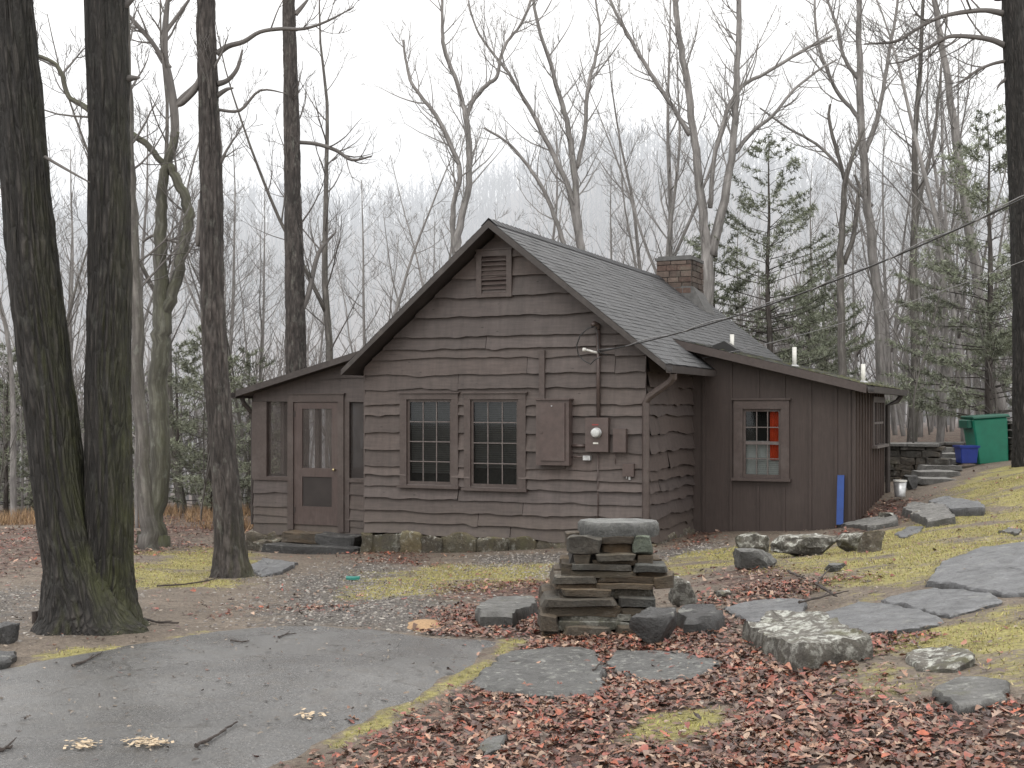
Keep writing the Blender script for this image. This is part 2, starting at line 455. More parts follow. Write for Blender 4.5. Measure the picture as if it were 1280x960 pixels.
LITTER = [([(300, 985), (420, 900), (560, 860), (600, 890), (520, 985)], .3, .5),
          ([(420, 985), (540, 893), (600, 860), (600, 805), (700, 792), (780, 775), (900, 768), (950, 815), (1100, 800), (1105, 850), (1150, 885), (1320, 880), (1320, 985)], .25, 1.0),
          ([(540, 795), (560, 765), (610, 742), (700, 745), (700, 795)], .2, .9),
          ([(530, 750), (560, 728), (705, 725), (705, 748)], .25, .9),
          ([(330, 765), (340, 738), (420, 738), (430, 760)], .5, .45),
          ([(430, 705), (440, 690), (540, 692), (560, 708)], .3, .6),
          ([(-200, 735), (-200, 668), (300, 662), (290, 690), (160, 705), (60, 720)], .6, .55),
          ([(855, 685), (860, 662), (905, 660), (900, 672)], .3, .9),
          ([(1052, 668), (1060, 645), (1110, 625), (1150, 625), (1130, 655)], .3, .9),
          ([(860, 770), (880, 712), (1000, 705), (1060, 720), (1010, 748), (930, 752)], .35, .65)]
MOSS = [([(150, 735), (170, 690), (300, 685), (310, 712), (270, 735)], .5, .95),
        ([(430, 748), (470, 716), (560, 706), (705, 706), (700, 726), (560, 748)], .5, .85),
        ([(825, 722), (850, 696), (930, 680), (930, 698), (880, 716)], .3, 1.0),
        ([(940, 712), (960, 680), (1060, 672), (1130, 655), (1180, 620), (1220, 588), (1330, 575), (1330, 700), (1180, 715), (1100, 750), (1040, 750), (1000, 728)], .35, .72),
        ([(1070, 800), (1110, 775), (1200, 768), (1320, 745), (1320, 850), (1230, 845), (1120, 835)], .25, .75),
        ([(1020, 860), (1060, 812), (1160, 812), (1180, 872), (1060, 885)], .2, .6),
        ([(780, 930), (800, 895), (900, 880), (930, 890), (860, 935)], .1, .7),
        ([(405, 930), (470, 893), (535, 863), (600, 826), (628, 800), (658, 800), (612, 840), (535, 880), (470, 915), (420, 940)], .05, .72),
        ([(10, 840), (60, 815), (190, 805), (250, 790), (270, 795), (190, 815), (90, 830)], .12, .8)]
GRAVEL = [([(330, 790), (350, 725), (480, 700), (560, 745), (620, 770), (560, 798), (420, 788)], .5, .9),
          ([(540, 715), (600, 695), (810, 690), (900, 675), (905, 690), (830, 700), (700, 722)], .3, .8),
          ([(-100, 800), (-100, 735), (130, 735), (60, 790)], .5, .6)]
LITTER = [(world_poly(p), w, s) for p, w, s in LITTER]
MOSS = [(world_poly(p), w, s) for p, w, s in MOSS]
GRAVEL = [(world_poly(p), w, s) for p, w, s in GRAVEL]
CLEAR = [([(770, 932), (800, 893), (905, 880), (935, 890), (860, 938)], .1, .8), ([(1020, 850), (1060, 815), (1160, 812), (1180, 872), (1060, 880)], .2, .6),
         ([(405, 930), (470, 893), (535, 863), (600, 826), (628, 800), (662, 800), (615, 842), (540, 882), (470, 918), (420, 942)], .05, .93)]
CLEAR = [(world_poly(p), w, k_) for p, w, k_ in CLEAR]
DRIVE_PX = [(-260, 1010), (-220, 850), (0, 835), (95, 818), (190, 802), (270, 788), (350, 781), (450, 786), (545, 797), (632, 800), (600, 832), (560, 852), (520, 874), (470, 900), (400, 935), (330, 975), (300, 1010)]
DRIVE = world_poly(DRIVE_PX)
_vn = np.vectorize(lambda x, y: noise.fractal(Vector((x, y, 3.1)), 1.0, 2.0, 4))
def masks(X, Y):
    nz = _vn(X * 1.1, Y * 1.1) * .55
    out = []
    for regs in (LITTER, MOSS, GRAVEL):
        m = np.zeros(X.shape)
        for P, w, s in regs: m = np.maximum(m, soft_mask(P, X, Y, w * 1.6) * s)
        out.append(m)
    l, g, r = out
    l = np.clip(l + nz * .5 * (l > 0.02) + np.where(Y > 26, .5, .0), 0, 1)
    g = np.clip(g * (1 + nz * 1.7), 0, 1)
    for P, w, k_ in CLEAR:
        l = l * (1 - k_ * np.clip(soft_mask(P, X, Y, w) + nz * .5, 0, 1) * (soft_mask(P, X, Y, w) > .02))
    return l, g, r

# ------------------------------------------------------------------ ground sheet
def axis(lo, hi, d, far_lo, far_hi, grow=1.16):
    a = list(np.arange(lo, hi + 1e-6, d)); s = d; x = hi
    while x < far_hi: s *= grow; x += s; a.append(x)
    s = d; x = lo
    while x > far_lo: s *= grow; x -= s; a.insert(0, x)
    return np.array(a)
xs = axis(-8, 9, .13, -700, 700); ys = axis(4, 29, .13, -60, 900)
GX, GY = np.meshgrid(xs, ys)
GZ = HV(GX, GY)
ml, mg, mr = masks(GX, GY)
nx, ny = len(xs), len(ys)
me = bpy.data.meshes.new('ground')
idx = np.arange(nx * ny).reshape(ny, nx)
fc = np.stack([idx[:-1, :-1], idx[:-1, 1:], idx[1:, 1:], idx[1:, :-1]], -1).reshape(-1, 4)
me.from_pydata(np.stack([GX, GY, GZ], -1).reshape(-1, 3).tolist(), [], fc.tolist())
ca = me.attributes.new('Col', 'FLOAT_COLOR', 'POINT')
ca.data.foreach_set('color', np.stack([ml, mg, mr, np.ones_like(ml)], -1).astype(np.float32).ravel())
me.polygons.foreach_set('use_smooth', [True] * len(me.polygons))
def m_ground():
    m, nt, bs = mat_new('forest_floor')
    v = coords(nt, 'world')
    sep = N(nt, 'ShaderNodeSeparateColor'); L(nt, attr(nt, 'Col').outputs['Color'], sep.inputs[0])
    n1 = noi(nt, v, 2.2, 6, .65); n2 = noi(nt, v, 26, 6, .7); n3 = noi(nt, v, 90, 3, .7)
    dirt = ramp(nt, n2, [(.25, (.08, .063, .050)), (.5, (.175, .142, .112)), (.75, (.28, .235, .185))])
    dirt = mix(nt, 1.0, dirt, ramp(nt, n1, [(.3, .7), (.7, 1.2)]), 'MULTIPLY')
    vc = N(nt, 'ShaderNodeTexVoronoi'); vc.inputs['Scale'].default_value = 17; L(nt, v, vc.inputs['Vector'])
    sc2 = N(nt, 'ShaderNodeSeparateColor'); L(nt, vc.outputs['Color'], sc2.inputs[0])
    leaf = ramp(nt, sc2.outputs[0], [(0, (.05, .028, .022)), (.35, (.11, .055, .042)), (.7, (.17, .095, .07)), (1, (.25, .16, .12))])
    leaf = mix(nt, 1.0, leaf, ramp(nt, vc.outputs['Distance'], [(.1, 1.15), (.7, .5)]), 'MULTIPLY')
    moss = ramp(nt, n2, [(.25, (.12, .11, .035)), (.5, (.31, .28, .095)), (.75, (.50, .44, .19))])
    moss = mix(nt, 1.0, moss, ramp(nt, n1, [(.3, .65), (.7, 1.2)]), 'MULTIPLY')
    vg = N(nt, 'ShaderNodeTexVoronoi'); vg.inputs['Scale'].default_value = 48; L(nt, v, vg.inputs['Vector'])
    sc3 = N(nt, 'ShaderNodeSeparateColor'); L(nt, vg.outputs['Color'], sc3.inputs[0])
    grav = ramp(nt, sc3.outputs[0], [(0, (.07, .06, .055)), (.5, (.145, .128, .112)), (1, (.28, .26, .24))])
    grav = mix(nt, 1.0, grav, ramp(nt, vg.outputs['Distance'], [(.1, 1.1), (.7, .45)]), 'MULTIPLY')
    jit = mathn(nt, 'MULTIPLY', mathn(nt, 'SUBTRACT', noi(nt, v, 5, 8, .78), .5), 2.0)
    def mk(s, lo, hi): return ramp(nt, mathn(nt, 'ADD', s, jit), [(lo, 0.0), (hi, 1.0)])
    c = mix(nt, mk(sep.outputs[2], .35, .6), dirt, grav)
    c = mix(nt, mk(sep.outputs[1], .35, .65), c, moss)
    c = mix(nt, mk(sep.outputs[0], .38, .62), c, leaf)
    L(nt, c, bs.inputs['Base Color']); bs.inputs['Roughness'].default_value = .75
    bump(nt, bs, mathn(nt, 'ADD', n2, mathn(nt, 'MULTIPLY', vg.outputs['Distance'], .6)), .9, .03)
    return m
GROUNDM = m_ground()
me.materials.append(GROUNDM)
g = bpy.data.objects.new('ground', me); COL.objects.link(g); tag(g, kind='structure')

# ------------------------------------------------------------------ driveway sheet
def resample(P, d, closed=True):
    out = []
    n = len(P)
    for i in range(n if closed else n - 1):
        a, b = Vector(P[i]), Vector(P[(i + 1) % n]); k = max(1, int((b - a).length / d))
        for j in range(k): out.append(tuple(a.lerp(b, j / k)))
    return out
def m_asphalt():
    m, nt, bs = mat_new('old_asphalt')
    v = coords(nt, 'world')
    n1 = noi(nt, v, .9, 6, .65); n3 = noi(nt, v, 5, 6, .7)
    vg = N(nt, 'ShaderNodeTexVoronoi'); vg.inputs['Scale'].default_value = 150; L(nt, v, vg.inputs['Vector'])
    sp = N(nt, 'ShaderNodeSeparateColor'); L(nt, vg.outputs['Color'], sp.inputs[0])
    agg = ramp(nt, sp.outputs[0], [(0, (.092, .091, .091)), (.6, (.138, .137, .137)), (.95, (.185, .184, .182)), (1, (.31, .30, .285))])
    c = mix(nt, 1.0, agg, ramp(nt, n1, [(.3, .78), (.7, 1.22)]), 'MULTIPLY')
    c = mix(nt, ramp(nt, n3, [(.5, 0.0), (.8, .55)]), c, (.125, .108, .09))
    vk = N(nt, 'ShaderNodeTexVoronoi', feature='DISTANCE_TO_EDGE'); vk.inputs['Scale'].default_value = .55
    wv = N(nt, 'ShaderNodeVectorMath', operation='ADD'); nzc = N(nt, 'ShaderNodeTexNoise'); nzc.inputs['Scale'].default_value = 3; L(nt, v, nzc.inputs['Vector'])
    wsc = N(nt, 'ShaderNodeVectorMath', operation='SCALE'); wsc.inputs['Scale'].default_value = .5; L(nt, nzc.outputs['Color'], wsc.inputs[0]); L(nt, v, wv.inputs[0]); L(nt, wsc.outputs[0], wv.inputs[1]); L(nt, wv.outputs[0], vk.inputs['Vector'])
    ck = mathn(nt, 'MULTIPLY', ramp(nt, vk.outputs['Distance'], [(.0, .75), (.012, 0.0)]), ramp(nt, n3, [(.42, 0.0), (.6, 1.0)]))
    c = mix(nt, ck, c, (.045, .042, .036))
    n0 = noi(nt, v, .35, 3, .6)
    c = mix(nt, 1.0, c, ramp(nt, n0, [(.35, .8), (.65, 1.15)]), 'MULTIPLY')
    L(nt, c, bs.inputs['Base Color'])
    L(nt, ramp(nt, n1, [(.3, .18), (.7, .38)]), bs.inputs['Roughness'])
    bump(nt, bs, vg.outputs['Distance'], .5, .006)
    return m
bd = resample(DRIVE, .12)
bd = [(x + .035 * noise.noise(Vector((x * 3, y * 3, 1))), y + .05 * noise.noise(Vector((x * 3, y * 3, 8)))) for x, y in bd]
pts = list(bd)
X, Y = np.meshgrid(np.arange(-9, 4, .22), np.arange(3, 14, .22))
ins = pip(bd, X, Y) & (soft_mask(bd, X, Y, .1) > .99)
pts += list(zip(X[ins], Y[ins]))
ed = [(i, (i + 1) % len(bd)) for i in range(len(bd))]
r = delaunay_2d_cdt([Vector(p) for p in pts], ed, [], 1, 1e-5)
V2 = np.array([tuple(p) for p in r[0]])
DZ = HV(V2[:, 0], V2[:, 1]) + .022 - .03 * (1 - np.clip(2 * (soft_mask(bd, V2[:, 0], V2[:, 1], .1) - .5), 0, 1))
mb = MB(); mb.add([(a, b, c) for (a, b), c in zip(V2, DZ)], [tuple(f) for f in r[2]])
o = obj('driveway', mb, m_asphalt(), smooth=True); tag(o, kind='structure')

# ------------------------------------------------------------------ cabin
TH = math.radians(23.6)
UX = Vector((math.cos(TH), -math.sin(TH), 0)); VX = Vector((math.sin(TH), math.cos(TH), 0))
ORG = Vector((-2.395, 20.415, CAMZ - 2.30))
def loc(p):
    d = Vector(p) - ORG
    return Vector((d.dot(UX), d.dot(VX), d.z))
def fac(px, py, b=0.0):
    r = ray(px, py); c = Vector((0, 0, CAMZ))
    t = (b - (c - ORG).dot(VX)) / r.dot(VX)
    q = loc(c + r * t); return q.x, q.z
def sid(px, py, a):
    r = ray(px, py); c = Vector((0, 0, CAMZ))
    t = (a - (c - ORG).dot(UX)) / r.dot(UX)
    q = loc(c + r * t); return q.y, q.z
W = 4.79
cabin = thing('cabin', 'brown wooden cabin with wavy plank siding, grey shingle roof, screened porch and side lean-to', 'cabin', ORG, -TH)
APX, AZ, SL, SR = 2.395, 5.10, .862, .80
def roofz(a): return AZ - (SL * (APX - a) if a < APX else SR * (a - APX))

def siding(mb, x0, x1, rows, P, seed, amp=.012, top=None, opens=(), lap=.036, breaks=None, big=.0):
    """live-edge lapped boards; P(x, z, d) maps to the wall, d = outwards"""
    rg = random.Random(seed)
    n = len(rows) - 1
    for i in range(n):
        brk = [x0] + sorted(breaks[i] if breaks and i in breaks else ([rg.uniform(x0 + .8, x1 - .8)] if (x1 - x0 > 3 and rg.random() < .45) else [])) + [x1]
        for s in range(len(brk) - 1):
            xa, xb = brk[s] + (.004 if s else 0), brk[s + 1] - (.004 if s < len(brk) - 2 else 0)
            sd = rg.uniform(0, 100); tone = rg.uniform(.86, 1.14); hue = rg.uniform(-.03, .03)
            col = (tone * (1 + hue), tone, tone * (1 - hue))
            dl = lap * rg.uniform(.8, 1.25); tz = rg.uniform(-.02, .02)
            xsl = list(np.arange(xa, xb, .05)) + [xb]
            for (o0, o1, oz0, oz1) in opens:
                for e in (o0, o1):
                    if xa < e < xb: xsl += [e - .0005, e + .0005]
            xsl = sorted(xsl)
            prev = None
            for x in xsl:
                w = amp * (1.6 * noise.noise(Vector((x * 1.1 + sd, 0, 0))) + .8 * noise.noise(Vector((x * 3.3 + sd, 5, 0))) + .35 * noise.noise(Vector((x * 9 + sd, 9, 0))))
                b_ = noise.noise(Vector((x * 2.0 + sd, 30, 0)))
                if b_ > .35: w -= (b_ - .35) * (.10 + big)
                zb = rows[i] + w + tz * (x - x0) / max(.5, x1 - x0); zt = rows[i + 1] + .045
                if top is not None:
                    tp = top(x); zt = min(zt, tp)
                bands = [(zb, zt)]
                for (o0, o1, oz0, oz1) in opens:
                    if o0 < x < o1:
                        nb = []
                        for lo, hi in bands:
                            if lo < oz0: nb.append((lo, min(hi, oz0)))
                            elif hi > oz1: nb.append((max(lo, oz1), hi))
                        bands = nb
                cur = bands[0] if bands and bands[0][1] - bands[0][0] > .004 else None
                if cur and prev:
                    (pz0, pz1), px_ = prev
                    z0, z1 = cur
                    def dd(z, base): return .006 + dl * max(0, min(1, (rows[i + 1] + .045 - z) / (rows[i + 1] + .045 - rows[i])))
                    A = P(px_, pz0, dd(pz0, 0)); B = P(x, z0, dd(z0, 0)); C = P(x, z1, dd(z1, 0)); D = P(px_, pz1, dd(pz1, 0))
                    A2 = P(px_, pz0 + .012, -.02); B2 = P(x, z0 + .012, -.02)
                    mb.add([A, B, C, D, A2, B2], [(0, 1, 2, 3), (4, 5, 1, 0)], col)
                prev = (cur, x) if cur else None

frontP = lambda x, z, d: (x, -d, z)
# openings on the gable wall
def win_rect(l, t, r_, b_, bb=0.0):
    a0, z1 = fac(l, t, bb); a1, z0 = fac(r_, b_, bb)
    return a0, a1, z0, z1
w1 = win_rect(510, 499, 566.5, 606); w2 = win_rect(589.5, 499, 650, 609.5)
rows = [fac(560, y)[1] for y in (668, 655, 640, 624, 609, 596, 583, 562, 541, 519, 506, 486, 468, 448, 437, 421, 397, 372, 350, 325, 300, 270)]
rows[0] = .30
mb = MB()
siding(mb, 0, W, rows, frontP, 3, .024, lap=.056, top=lambda x: roofz(x) - .04, opens=[w1, w2],
       breaks={11: [fac(574, 490)[0]], 3: [fac(574, 620)[0]], 1: [fac(599, 655)[0]], 2: [fac(655, 640)[0]], 12: [fac(660, 460)[0], fac(770, 460)[0]], 13: [fac(770, 460)[0]], 4: [fac(660, 600)[0], fac(748, 600)[0]], 5: [fac(748, 600)[0]], 0: [2.6]}, big=.04)
obj('gable_siding', mb, SIDING, cabin)
# right side wall, wavier
sideP = lambda y, z, d: (W + d, y, z)
mb = MB()
siding(mb, -.03, 2.43, [r_ for r_ in rows[:16]], sideP, 21, .034, lap=.06, top=lambda x: 3.12, big=.12, breaks={i: ([.5 + .25 * (i % 4)] if i % 2 == 0 else []) for i in range(16)})
obj('side_siding', mb, SIDING, cabin)
# plain hidden walls behind (back, far left, far right)
mb = MB()
mb.box(.02, .1, .05, 10.3, .1, 3.0); mb.box(W - .1, W - .02, .05, 10.3, .1, 3.1)
mb.add([(.02, 10.3, .1), (W - .02, 10.3, .1), (W - .02, 10.3, roofz(W) - .05), (APX, 10.3, AZ - .08), (.02, 10.3, roofz(0) - .05)], [(0, 1, 2, 3, 4)])
mb.box(.05, W - .05, .05, 10.3, .08, .14)
obj('wall', mb, SIDING, cabin)
# corner boards
for q in ((W - .012, W + .004, -.03, .006, .3, 3.1), (-.02, .012, -.03, .4, .3, 2.95)):
    mb = MB(); mb.box(*q); obj('corner_board', mb, TRIM, cabin)

def window(mat_case, rect, bb, outer, cols, rws, blind, parent, sill=True, split=None, hood=True, extra=None):
    """rect = opening (a0,a1,z0,z1) on plane y=bb (outside is -y)"""
    a0, a1, z0, z1 = rect; o0, o1, oz1 = outer
    c = MB()
    fy = bb - .055
    c.box(o0, a0 + .003, fy, bb + .06, z0 - .02, z1); c.box(a1 - .003, o1, fy, bb + .06, z0 - .02, z1)
    c.box(o0, o1, fy - .003, bb + .06, z1 - .002, oz1)
    if hood: c.box(o0 - .03, o1 + .03, fy - .03, bb, oz1 + .002, oz1 + .025)
    w = obj('window', c, mat_case, parent)
    s = MB(); s.box(o0 - .03, o1 + .03, fy - .05, bb + .05, z0 - .06, z0 - .017)
    obj('sill', s, mat_case, w)
    m = MB(); t = .016; fr = .045; sy0, sy1 = bb - .018, bb + .016
    e = .004
    m.box(a0 + e, a0 + fr, sy0, sy1, z0 - .015, z1 - e); m.box(a1 - fr, a1 - e, sy0, sy1, z0 - .015, z1 - e)
    m.box(a0 + fr, a1 - fr, sy0, sy1, z1 - fr, z1 - e); m.box(a0 + fr, a1 - fr, sy0, sy1, z0 - .015, z0 + fr)
    obj('sash', m, mat_case, w)
    m = MB()
    for i in range(1, cols):
        x = a0 + fr + (a1 - a0 - 2 * fr) * i / cols
        m.box(x - t / 2, x + t / 2, sy0 + .006, sy1 - .006, z0 + fr, z1 - fr)
    for j in range(1, rws):
        z = z0 + fr + (z1 - z0 - 2 * fr) * j / rws
        hh = t / 2 if not (split and j == split) else .026
        m.box(a0 + fr, a1 - fr, sy0 + .003, sy1 - .003, z - hh, z + hh)
    obj('muntin', m, MUNT, w)
    p = MB(); p.quad((a0 + .02, bb, z0), (a1 - .02, bb, z0), (a1 - .02, bb, z1 - .02), (a0 + .02, bb, z1 - .02))
    obj('pane', p, GLASS, w)
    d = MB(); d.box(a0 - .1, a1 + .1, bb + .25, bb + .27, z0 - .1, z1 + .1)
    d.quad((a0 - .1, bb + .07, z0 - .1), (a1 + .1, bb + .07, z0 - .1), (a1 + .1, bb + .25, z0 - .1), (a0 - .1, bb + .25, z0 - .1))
    obj('interior_shade', d, SHADEFILL, w)
    if blind:
        z = z1 - .03; b = MB(); zl = z0 + (z1 - z0) * blind
        while z > zl:
            b.add([(a0 + .03, bb + .075, z + .03), (a1 - .03, bb + .075, z + .03), (a1 - .03, bb + .09, z), (a0 + .03, bb + .09, z)], [(0, 1, 2, 3)])
            z -= .034
        obj('blind', b, BLIND, w)
    return w
o1 = (fac(502, 500)[0], fac(574.5, 500)[0], fac(540, 492)[1]); o2 = (fac(582, 500)[0], fac(659, 500)[0], fac(620, 492)[1])
wa = window(TRIM, w1, -.01, o1, 3, 4, .12, cabin); wb = window(TRIM, w2, -.01, o2, 3, 4, .2, cabin)
wa['label'] = 'left twelve-pane window of the gable wall'; wb['label'] = 'right twelve-pane window of the gable wall'

# gable vent
a0, z1 = fac(598, 314.5); a1, z0 = fac(642, 371)
vt = MB(); ia0, iz1 = fac(604.5, 321.5); ia1, iz0 = fac(635.5, 367.5)
for q in ((a0, ia0, z0, z1), (ia1, a1, z0, z1)): vt.box(q[0], q[1], -.085, 0, q[2], q[3])
vt.box(ia0, ia1, -.083, 0, iz1, z1 - .002); vt.box(ia0, ia1, -.083, 0, z0 + .002, iz0)
vt.box(a0 - .01, a1 + .01, -.10, 0, z1, z1 + .02)
gv = obj('gable_vent', vt, TRIM, cabin)
sl = MB(); nsl = 8
sl.box(ia0, ia1, -.012, -.008, iz0, iz1, (.15, .15, .15))
for i in range(nsl):
    z = iz0 + (iz1 - iz0) * i / nsl; h = (iz1 - iz0) / nsl
    sl.add([(ia0, -.078, z), (ia1, -.078, z), (ia1, -.02, z + h * 1.05), (ia0, -.02, z + h * 1.05), (ia0, -.078, z + .012), (ia1, -.078, z + .012)], [(0, 1, 2, 3), (0, 4, 5, 1), (4, 3, 2, 5)])
obj('louvre', sl, TRIM, gv)

# shingled roofs
def shingles(mb, P0, U, V, lu, lv, expo=.118, seed=1, tone=(.062, .064, .068), mossy=0.0, skew=0.0):
    rg = random.Random(seed)
    P0, U, V = Vector(P0), Vector(U).normalized(), Vector(V).normalized()
    Nn = U.cross(V).normalized()
    if Nn.z < 0: Nn = -Nn
    k = 0; s = 0.0
    while s < lv - .01:
        s1 = min(lv, s + expo + .03); x = -rg.uniform(0, .3)
        while x < lu:
            w = rg.choice((.22, .30, .33, .36)); xa, xb = max(0, x), min(lu, x + w - .004)
            if xb - xa > .02:
                t = rg.uniform(.8, 1.2); c = [q * t for q in tone]
                if mossy and rg.random() < mossy * max(.0, 1 - s / lv) * 2: c = (.12 * t, .125 * t, .05 * t)
                j = rg.uniform(-.008, .008); hgt = .011 + rg.uniform(-.003, .004)
                f = lambda u_, v_, n_: P0 + U * u_ + V * v_ + Nn * n_
                mb.add([f(xa, s + j, hgt), f(xb, s + j, hgt), f(xb, s1, .004), f(xa, s1, .004), f(xa, s + j, 0), f(xb, s + j, 0)], [(0, 1, 2, 3), (4, 5, 1, 0)], tuple(c))
            x += w
        s += expo; k += 1
B0, B1 = -.40, 10.75
mb = MB()
# right slope: lower edge at t=2.8
tr_, tl_ = 2.80, 2.62
zR, zL = AZ - SR * tr_, AZ - SL * tl_
lvR = math.hypot(tr_, SR * tr_); lvL = math.hypot(tl_, SL * tl_)
shingles(mb, (APX + tr_, B0, zR + .10), (0, 1, 0), (-1, 0, SR), B1 - B0, lvR, seed=4)
shingles(mb, (APX - tl_, B0, zL + .10), (0, 1, 0), (1, 0, SL), B1 - B0, lvL, seed=5)
# ridge caps
y = B0
while y < B1 - .02:
    t = random.uniform(.8, 1.25); c = (.075 * t, .077 * t, .082 * t); ye = min(B1, y + .22); q = .13
    mb.add([(APX, y, AZ + .135), (APX + q, y, AZ + .13 - SR * q), (APX + q, ye, AZ + .118 - SR * q), (APX, ye, AZ + .122), (APX - q, y, AZ + .13 - SL * q), (APX - q, ye, AZ + .118 - SL * q)], [(0, 1, 2, 3), (4, 0, 3, 5)], c)
    y += .17
obj('roof', mb, SHINGLE, cabin)
# roof deck (thickness) + rake boards
mb = MB()
def prism(mb, poly, y0, y1, col=None):
    n = len(poly)
    vs = [(x, y0, z) for x, z in poly] + [(x, y1, z) for x, z in poly]
    mb.add(vs, [tuple(range(n))[::-1], tuple(range(n, 2 * n))] + [(i, (i + 1) % n, n + (i + 1) % n, n + i) for i in range(n)], col)
prism(mb, [(APX, AZ), (APX, AZ + .098), (APX + tr_ - .01, zR + .098), (APX + tr_ - .01, zR + .02)], B0 + .03, B1 - .03)
prism(mb, [(APX, AZ), (APX, AZ + .098), (APX - tl_ + .01, zL + .098), (APX - tl_ + .01, zL + .02)], B0 + .03, B1 - .03)
obj('roof_deck', mb, DARKTRIM, cabin)
mb = MB(); wq = .095
prism(mb, [(APX, AZ + .102), (APX + tr_, zR + .102), (APX + tr_, zR + .102 - wq), (APX, AZ + .102 - wq * 1.25)], B0 - .004, B0 + .026)
prism(mb, [(APX - .001, AZ + .102), (APX - tl_, zL + .102), (APX - tl_, zL + .102 - wq), (APX - .001, AZ + .102 - wq * 1.25)], B0 - .004, B0 + .026)
obj('rake_board', mb, m_paint('rake_paint', (.042, .036, .034), scale=(3, 3, 3)), cabin)
# gutter on the right eave and its front piece, downspout
mb = MB()
gx = APX + tr_
gpts = [(gx, .0), (gx + .02, -.09), (gx + .12, -.09), (gx + .13, .01), (gx + .12, .01), (gx + .11, -.075), (gx + .03, -.075), (gx + .012, .0)]
prism(mb, [(x, zR + .06 + z) for x, z in gpts], B0 - .01, 2.05)
obj('gutter', mb, DARKTRIM, cabin)
def dspout(name, pts, r, mat, n=8):
    b = MB(); b.tube(pts, r, n); return obj(name, b, mat, cabin)
ax, az = fac(807.5, 500, -.08)
dspout('downspout', [(gx + .07, -.22, zR - .03), (gx + .06, -.20, zR - .10), (gx + .0, -.17, zR - .16), (ax + .06, -.10, az + .05), (ax, -.085, az - .03), (ax, -.085, az - .2), (ax, -.085, fac(807, 650, -.08)[1])], .056, TRIM)

# chimney
ch_b0, ch_b1, ch_a0, ch_a1 = 8.55, 9.45, APX - .06, APX + .72
top = CAMZ + 3.36 - ORG.z
mb = MB(); rg = random.Random(12)
z = AZ - .8
while z < top - .12:
    h = rg.uniform(.11, .17); h = min(h, top - .12 - z)
    def course(p0, p1, fixed, axis_):
        x = p0
        while x < p1 - .01:
            w = min(rg.uniform(.18, .36), p1 - x); w = p1 - x if p1 - x - w < .1 else w
            t = rg.uniform(.7, 1.3); c = rg.choice([(.10 * t, .064 * t, .052 * t), (.085 * t, .062 * t, .052 * t), (.12 * t, .09 * t, .075 * t)])
            e = rg.uniform(0, .015); d = .008
            if axis_ == 'f': mb.box(x + d, x + w - d, fixed - .02 - e, fixed + .08, z + d, z + h - d, c)
            else: mb.box(fixed - .08, fixed + .02 + e, x + d, x + w - d, z + d, z + h - d, [q * .62 for q in c])  # side stones darkened in colour, as the shaded face
            x += w
    course(ch_a0, ch_a1, ch_b0, 'f'); course(ch_b0 + .03, ch_b1, ch_a1, 's')
    z += h
mb.box(ch_a0, ch_a1, ch_b0, ch_b1, AZ - .8, top - .11, (.07, .06, .055))
chm = obj('chimney', mb, CHIMS, cabin)
mb = MB(); cap_n = 18
mb.box(ch_a0 - .03, ch_a1 + .03, ch_b0 - .04, ch_b1 + .03, top - .112, top - .05); mb.box(ch_a0 + .02, ch_a1 - .02, ch_b0 + .02, ch_b1 - .02, top - .05, top - .01)
obj('chimney_cap', mb, CONCR, chm)
mb = MB()
zz = lambda a: AZ + .12 - SR * (a - APX)
mb.add([(APX + .3, ch_b0 - .03, zz(APX + .3) + .02), (ch_a1 + .05, ch_b0 - .03, zz(ch_a1) + .32), (ch_a1 + .05, ch_b0 - .03, zz(ch_a1 + .05) - .05), (APX + .3, ch_b0 - .03, zz(APX + .3) - .1),
        (ch_a1 + .05, ch_b1, zz(ch_a1) + .22), (ch_a1 + .05, ch_b1, zz(ch_a1 + .05) - .05), (ch_a1 + .3, ch_b0 + .1, zz(ch_a1 + .3)), (ch_a1 + .3, ch_b1, zz(ch_a1 + .3))], [(0, 3, 2, 1), (1, 2, 5, 4), (1, 6, 7, 4), (1, 2, 6)])
obj('flashing', mb, CONCR, chm)

# stone foundation under the gable wall
def rock_block(mb, c, size, seed, rough=.12, col=(1, 1, 1), sub=2, rz=0):
    bm = bmesh.new(); bmesh.ops.create_cube(bm, size=1.0)
    bmesh.ops.bevel(bm, geom=bm.edges[:], offset=.06, segments=1, affect='EDGES')
    bmesh.ops.subdivide_edges(bm, edges=bm.edges[:], cuts=sub, use_grid_fill=True)
    rg = random.Random(seed); o = Vector((rg.uniform(0, 99), rg.uniform(0, 99), rg.uniform(0, 99)))
    tap = rg.uniform(-.15, .15); ms = min(size)
    cr, sr = math.cos(rz), math.sin(rz); vs = []
    for v in bm.verts:
        p = Vector((v.co.x * size[0], v.co.y * size[1], v.co.z * size[2]))
        p.x *= 1 + tap * v.co.z; p.z *= 1 + tap * v.co.x
        q = p + o
        nv = noise.noise_vector(q * 2.2 / max(.25, max(size))) * ms * rough * 1.6 + noise.noise_vector(q * 11) * ms * rough * .45
        p = p + nv
        vs.append((c[0] + p.x * cr - p.y * sr, c[1] + p.x * sr + p.y * cr, c[2] + p.z))
    bm.verts.index_update(); fs = [tuple(v.index for v in f.verts) for f in bm.faces]
    bm.free(); mb.add(vs, fs, col)
mb = MB(); rg = random.Random(31); x = -.05
while x < W:
    w = rg.uniform(.22, .62); t = rg.uniform(.6, 1.3) * (1.15 if x < .7 else .8); q = rg.uniform(.8, 1.1)
    rock_block(mb, (x + w / 2, .06 + rg.uniform(-.04, .03), .07 + rg.uniform(-.05, .0)), (w * 1.02, .3, .52), rg.random() * 99, .17, (t, t * (.9 + .1 * q), t * .9 * q), 3, rg.uniform(-.08, .08)); x += w
y = .3
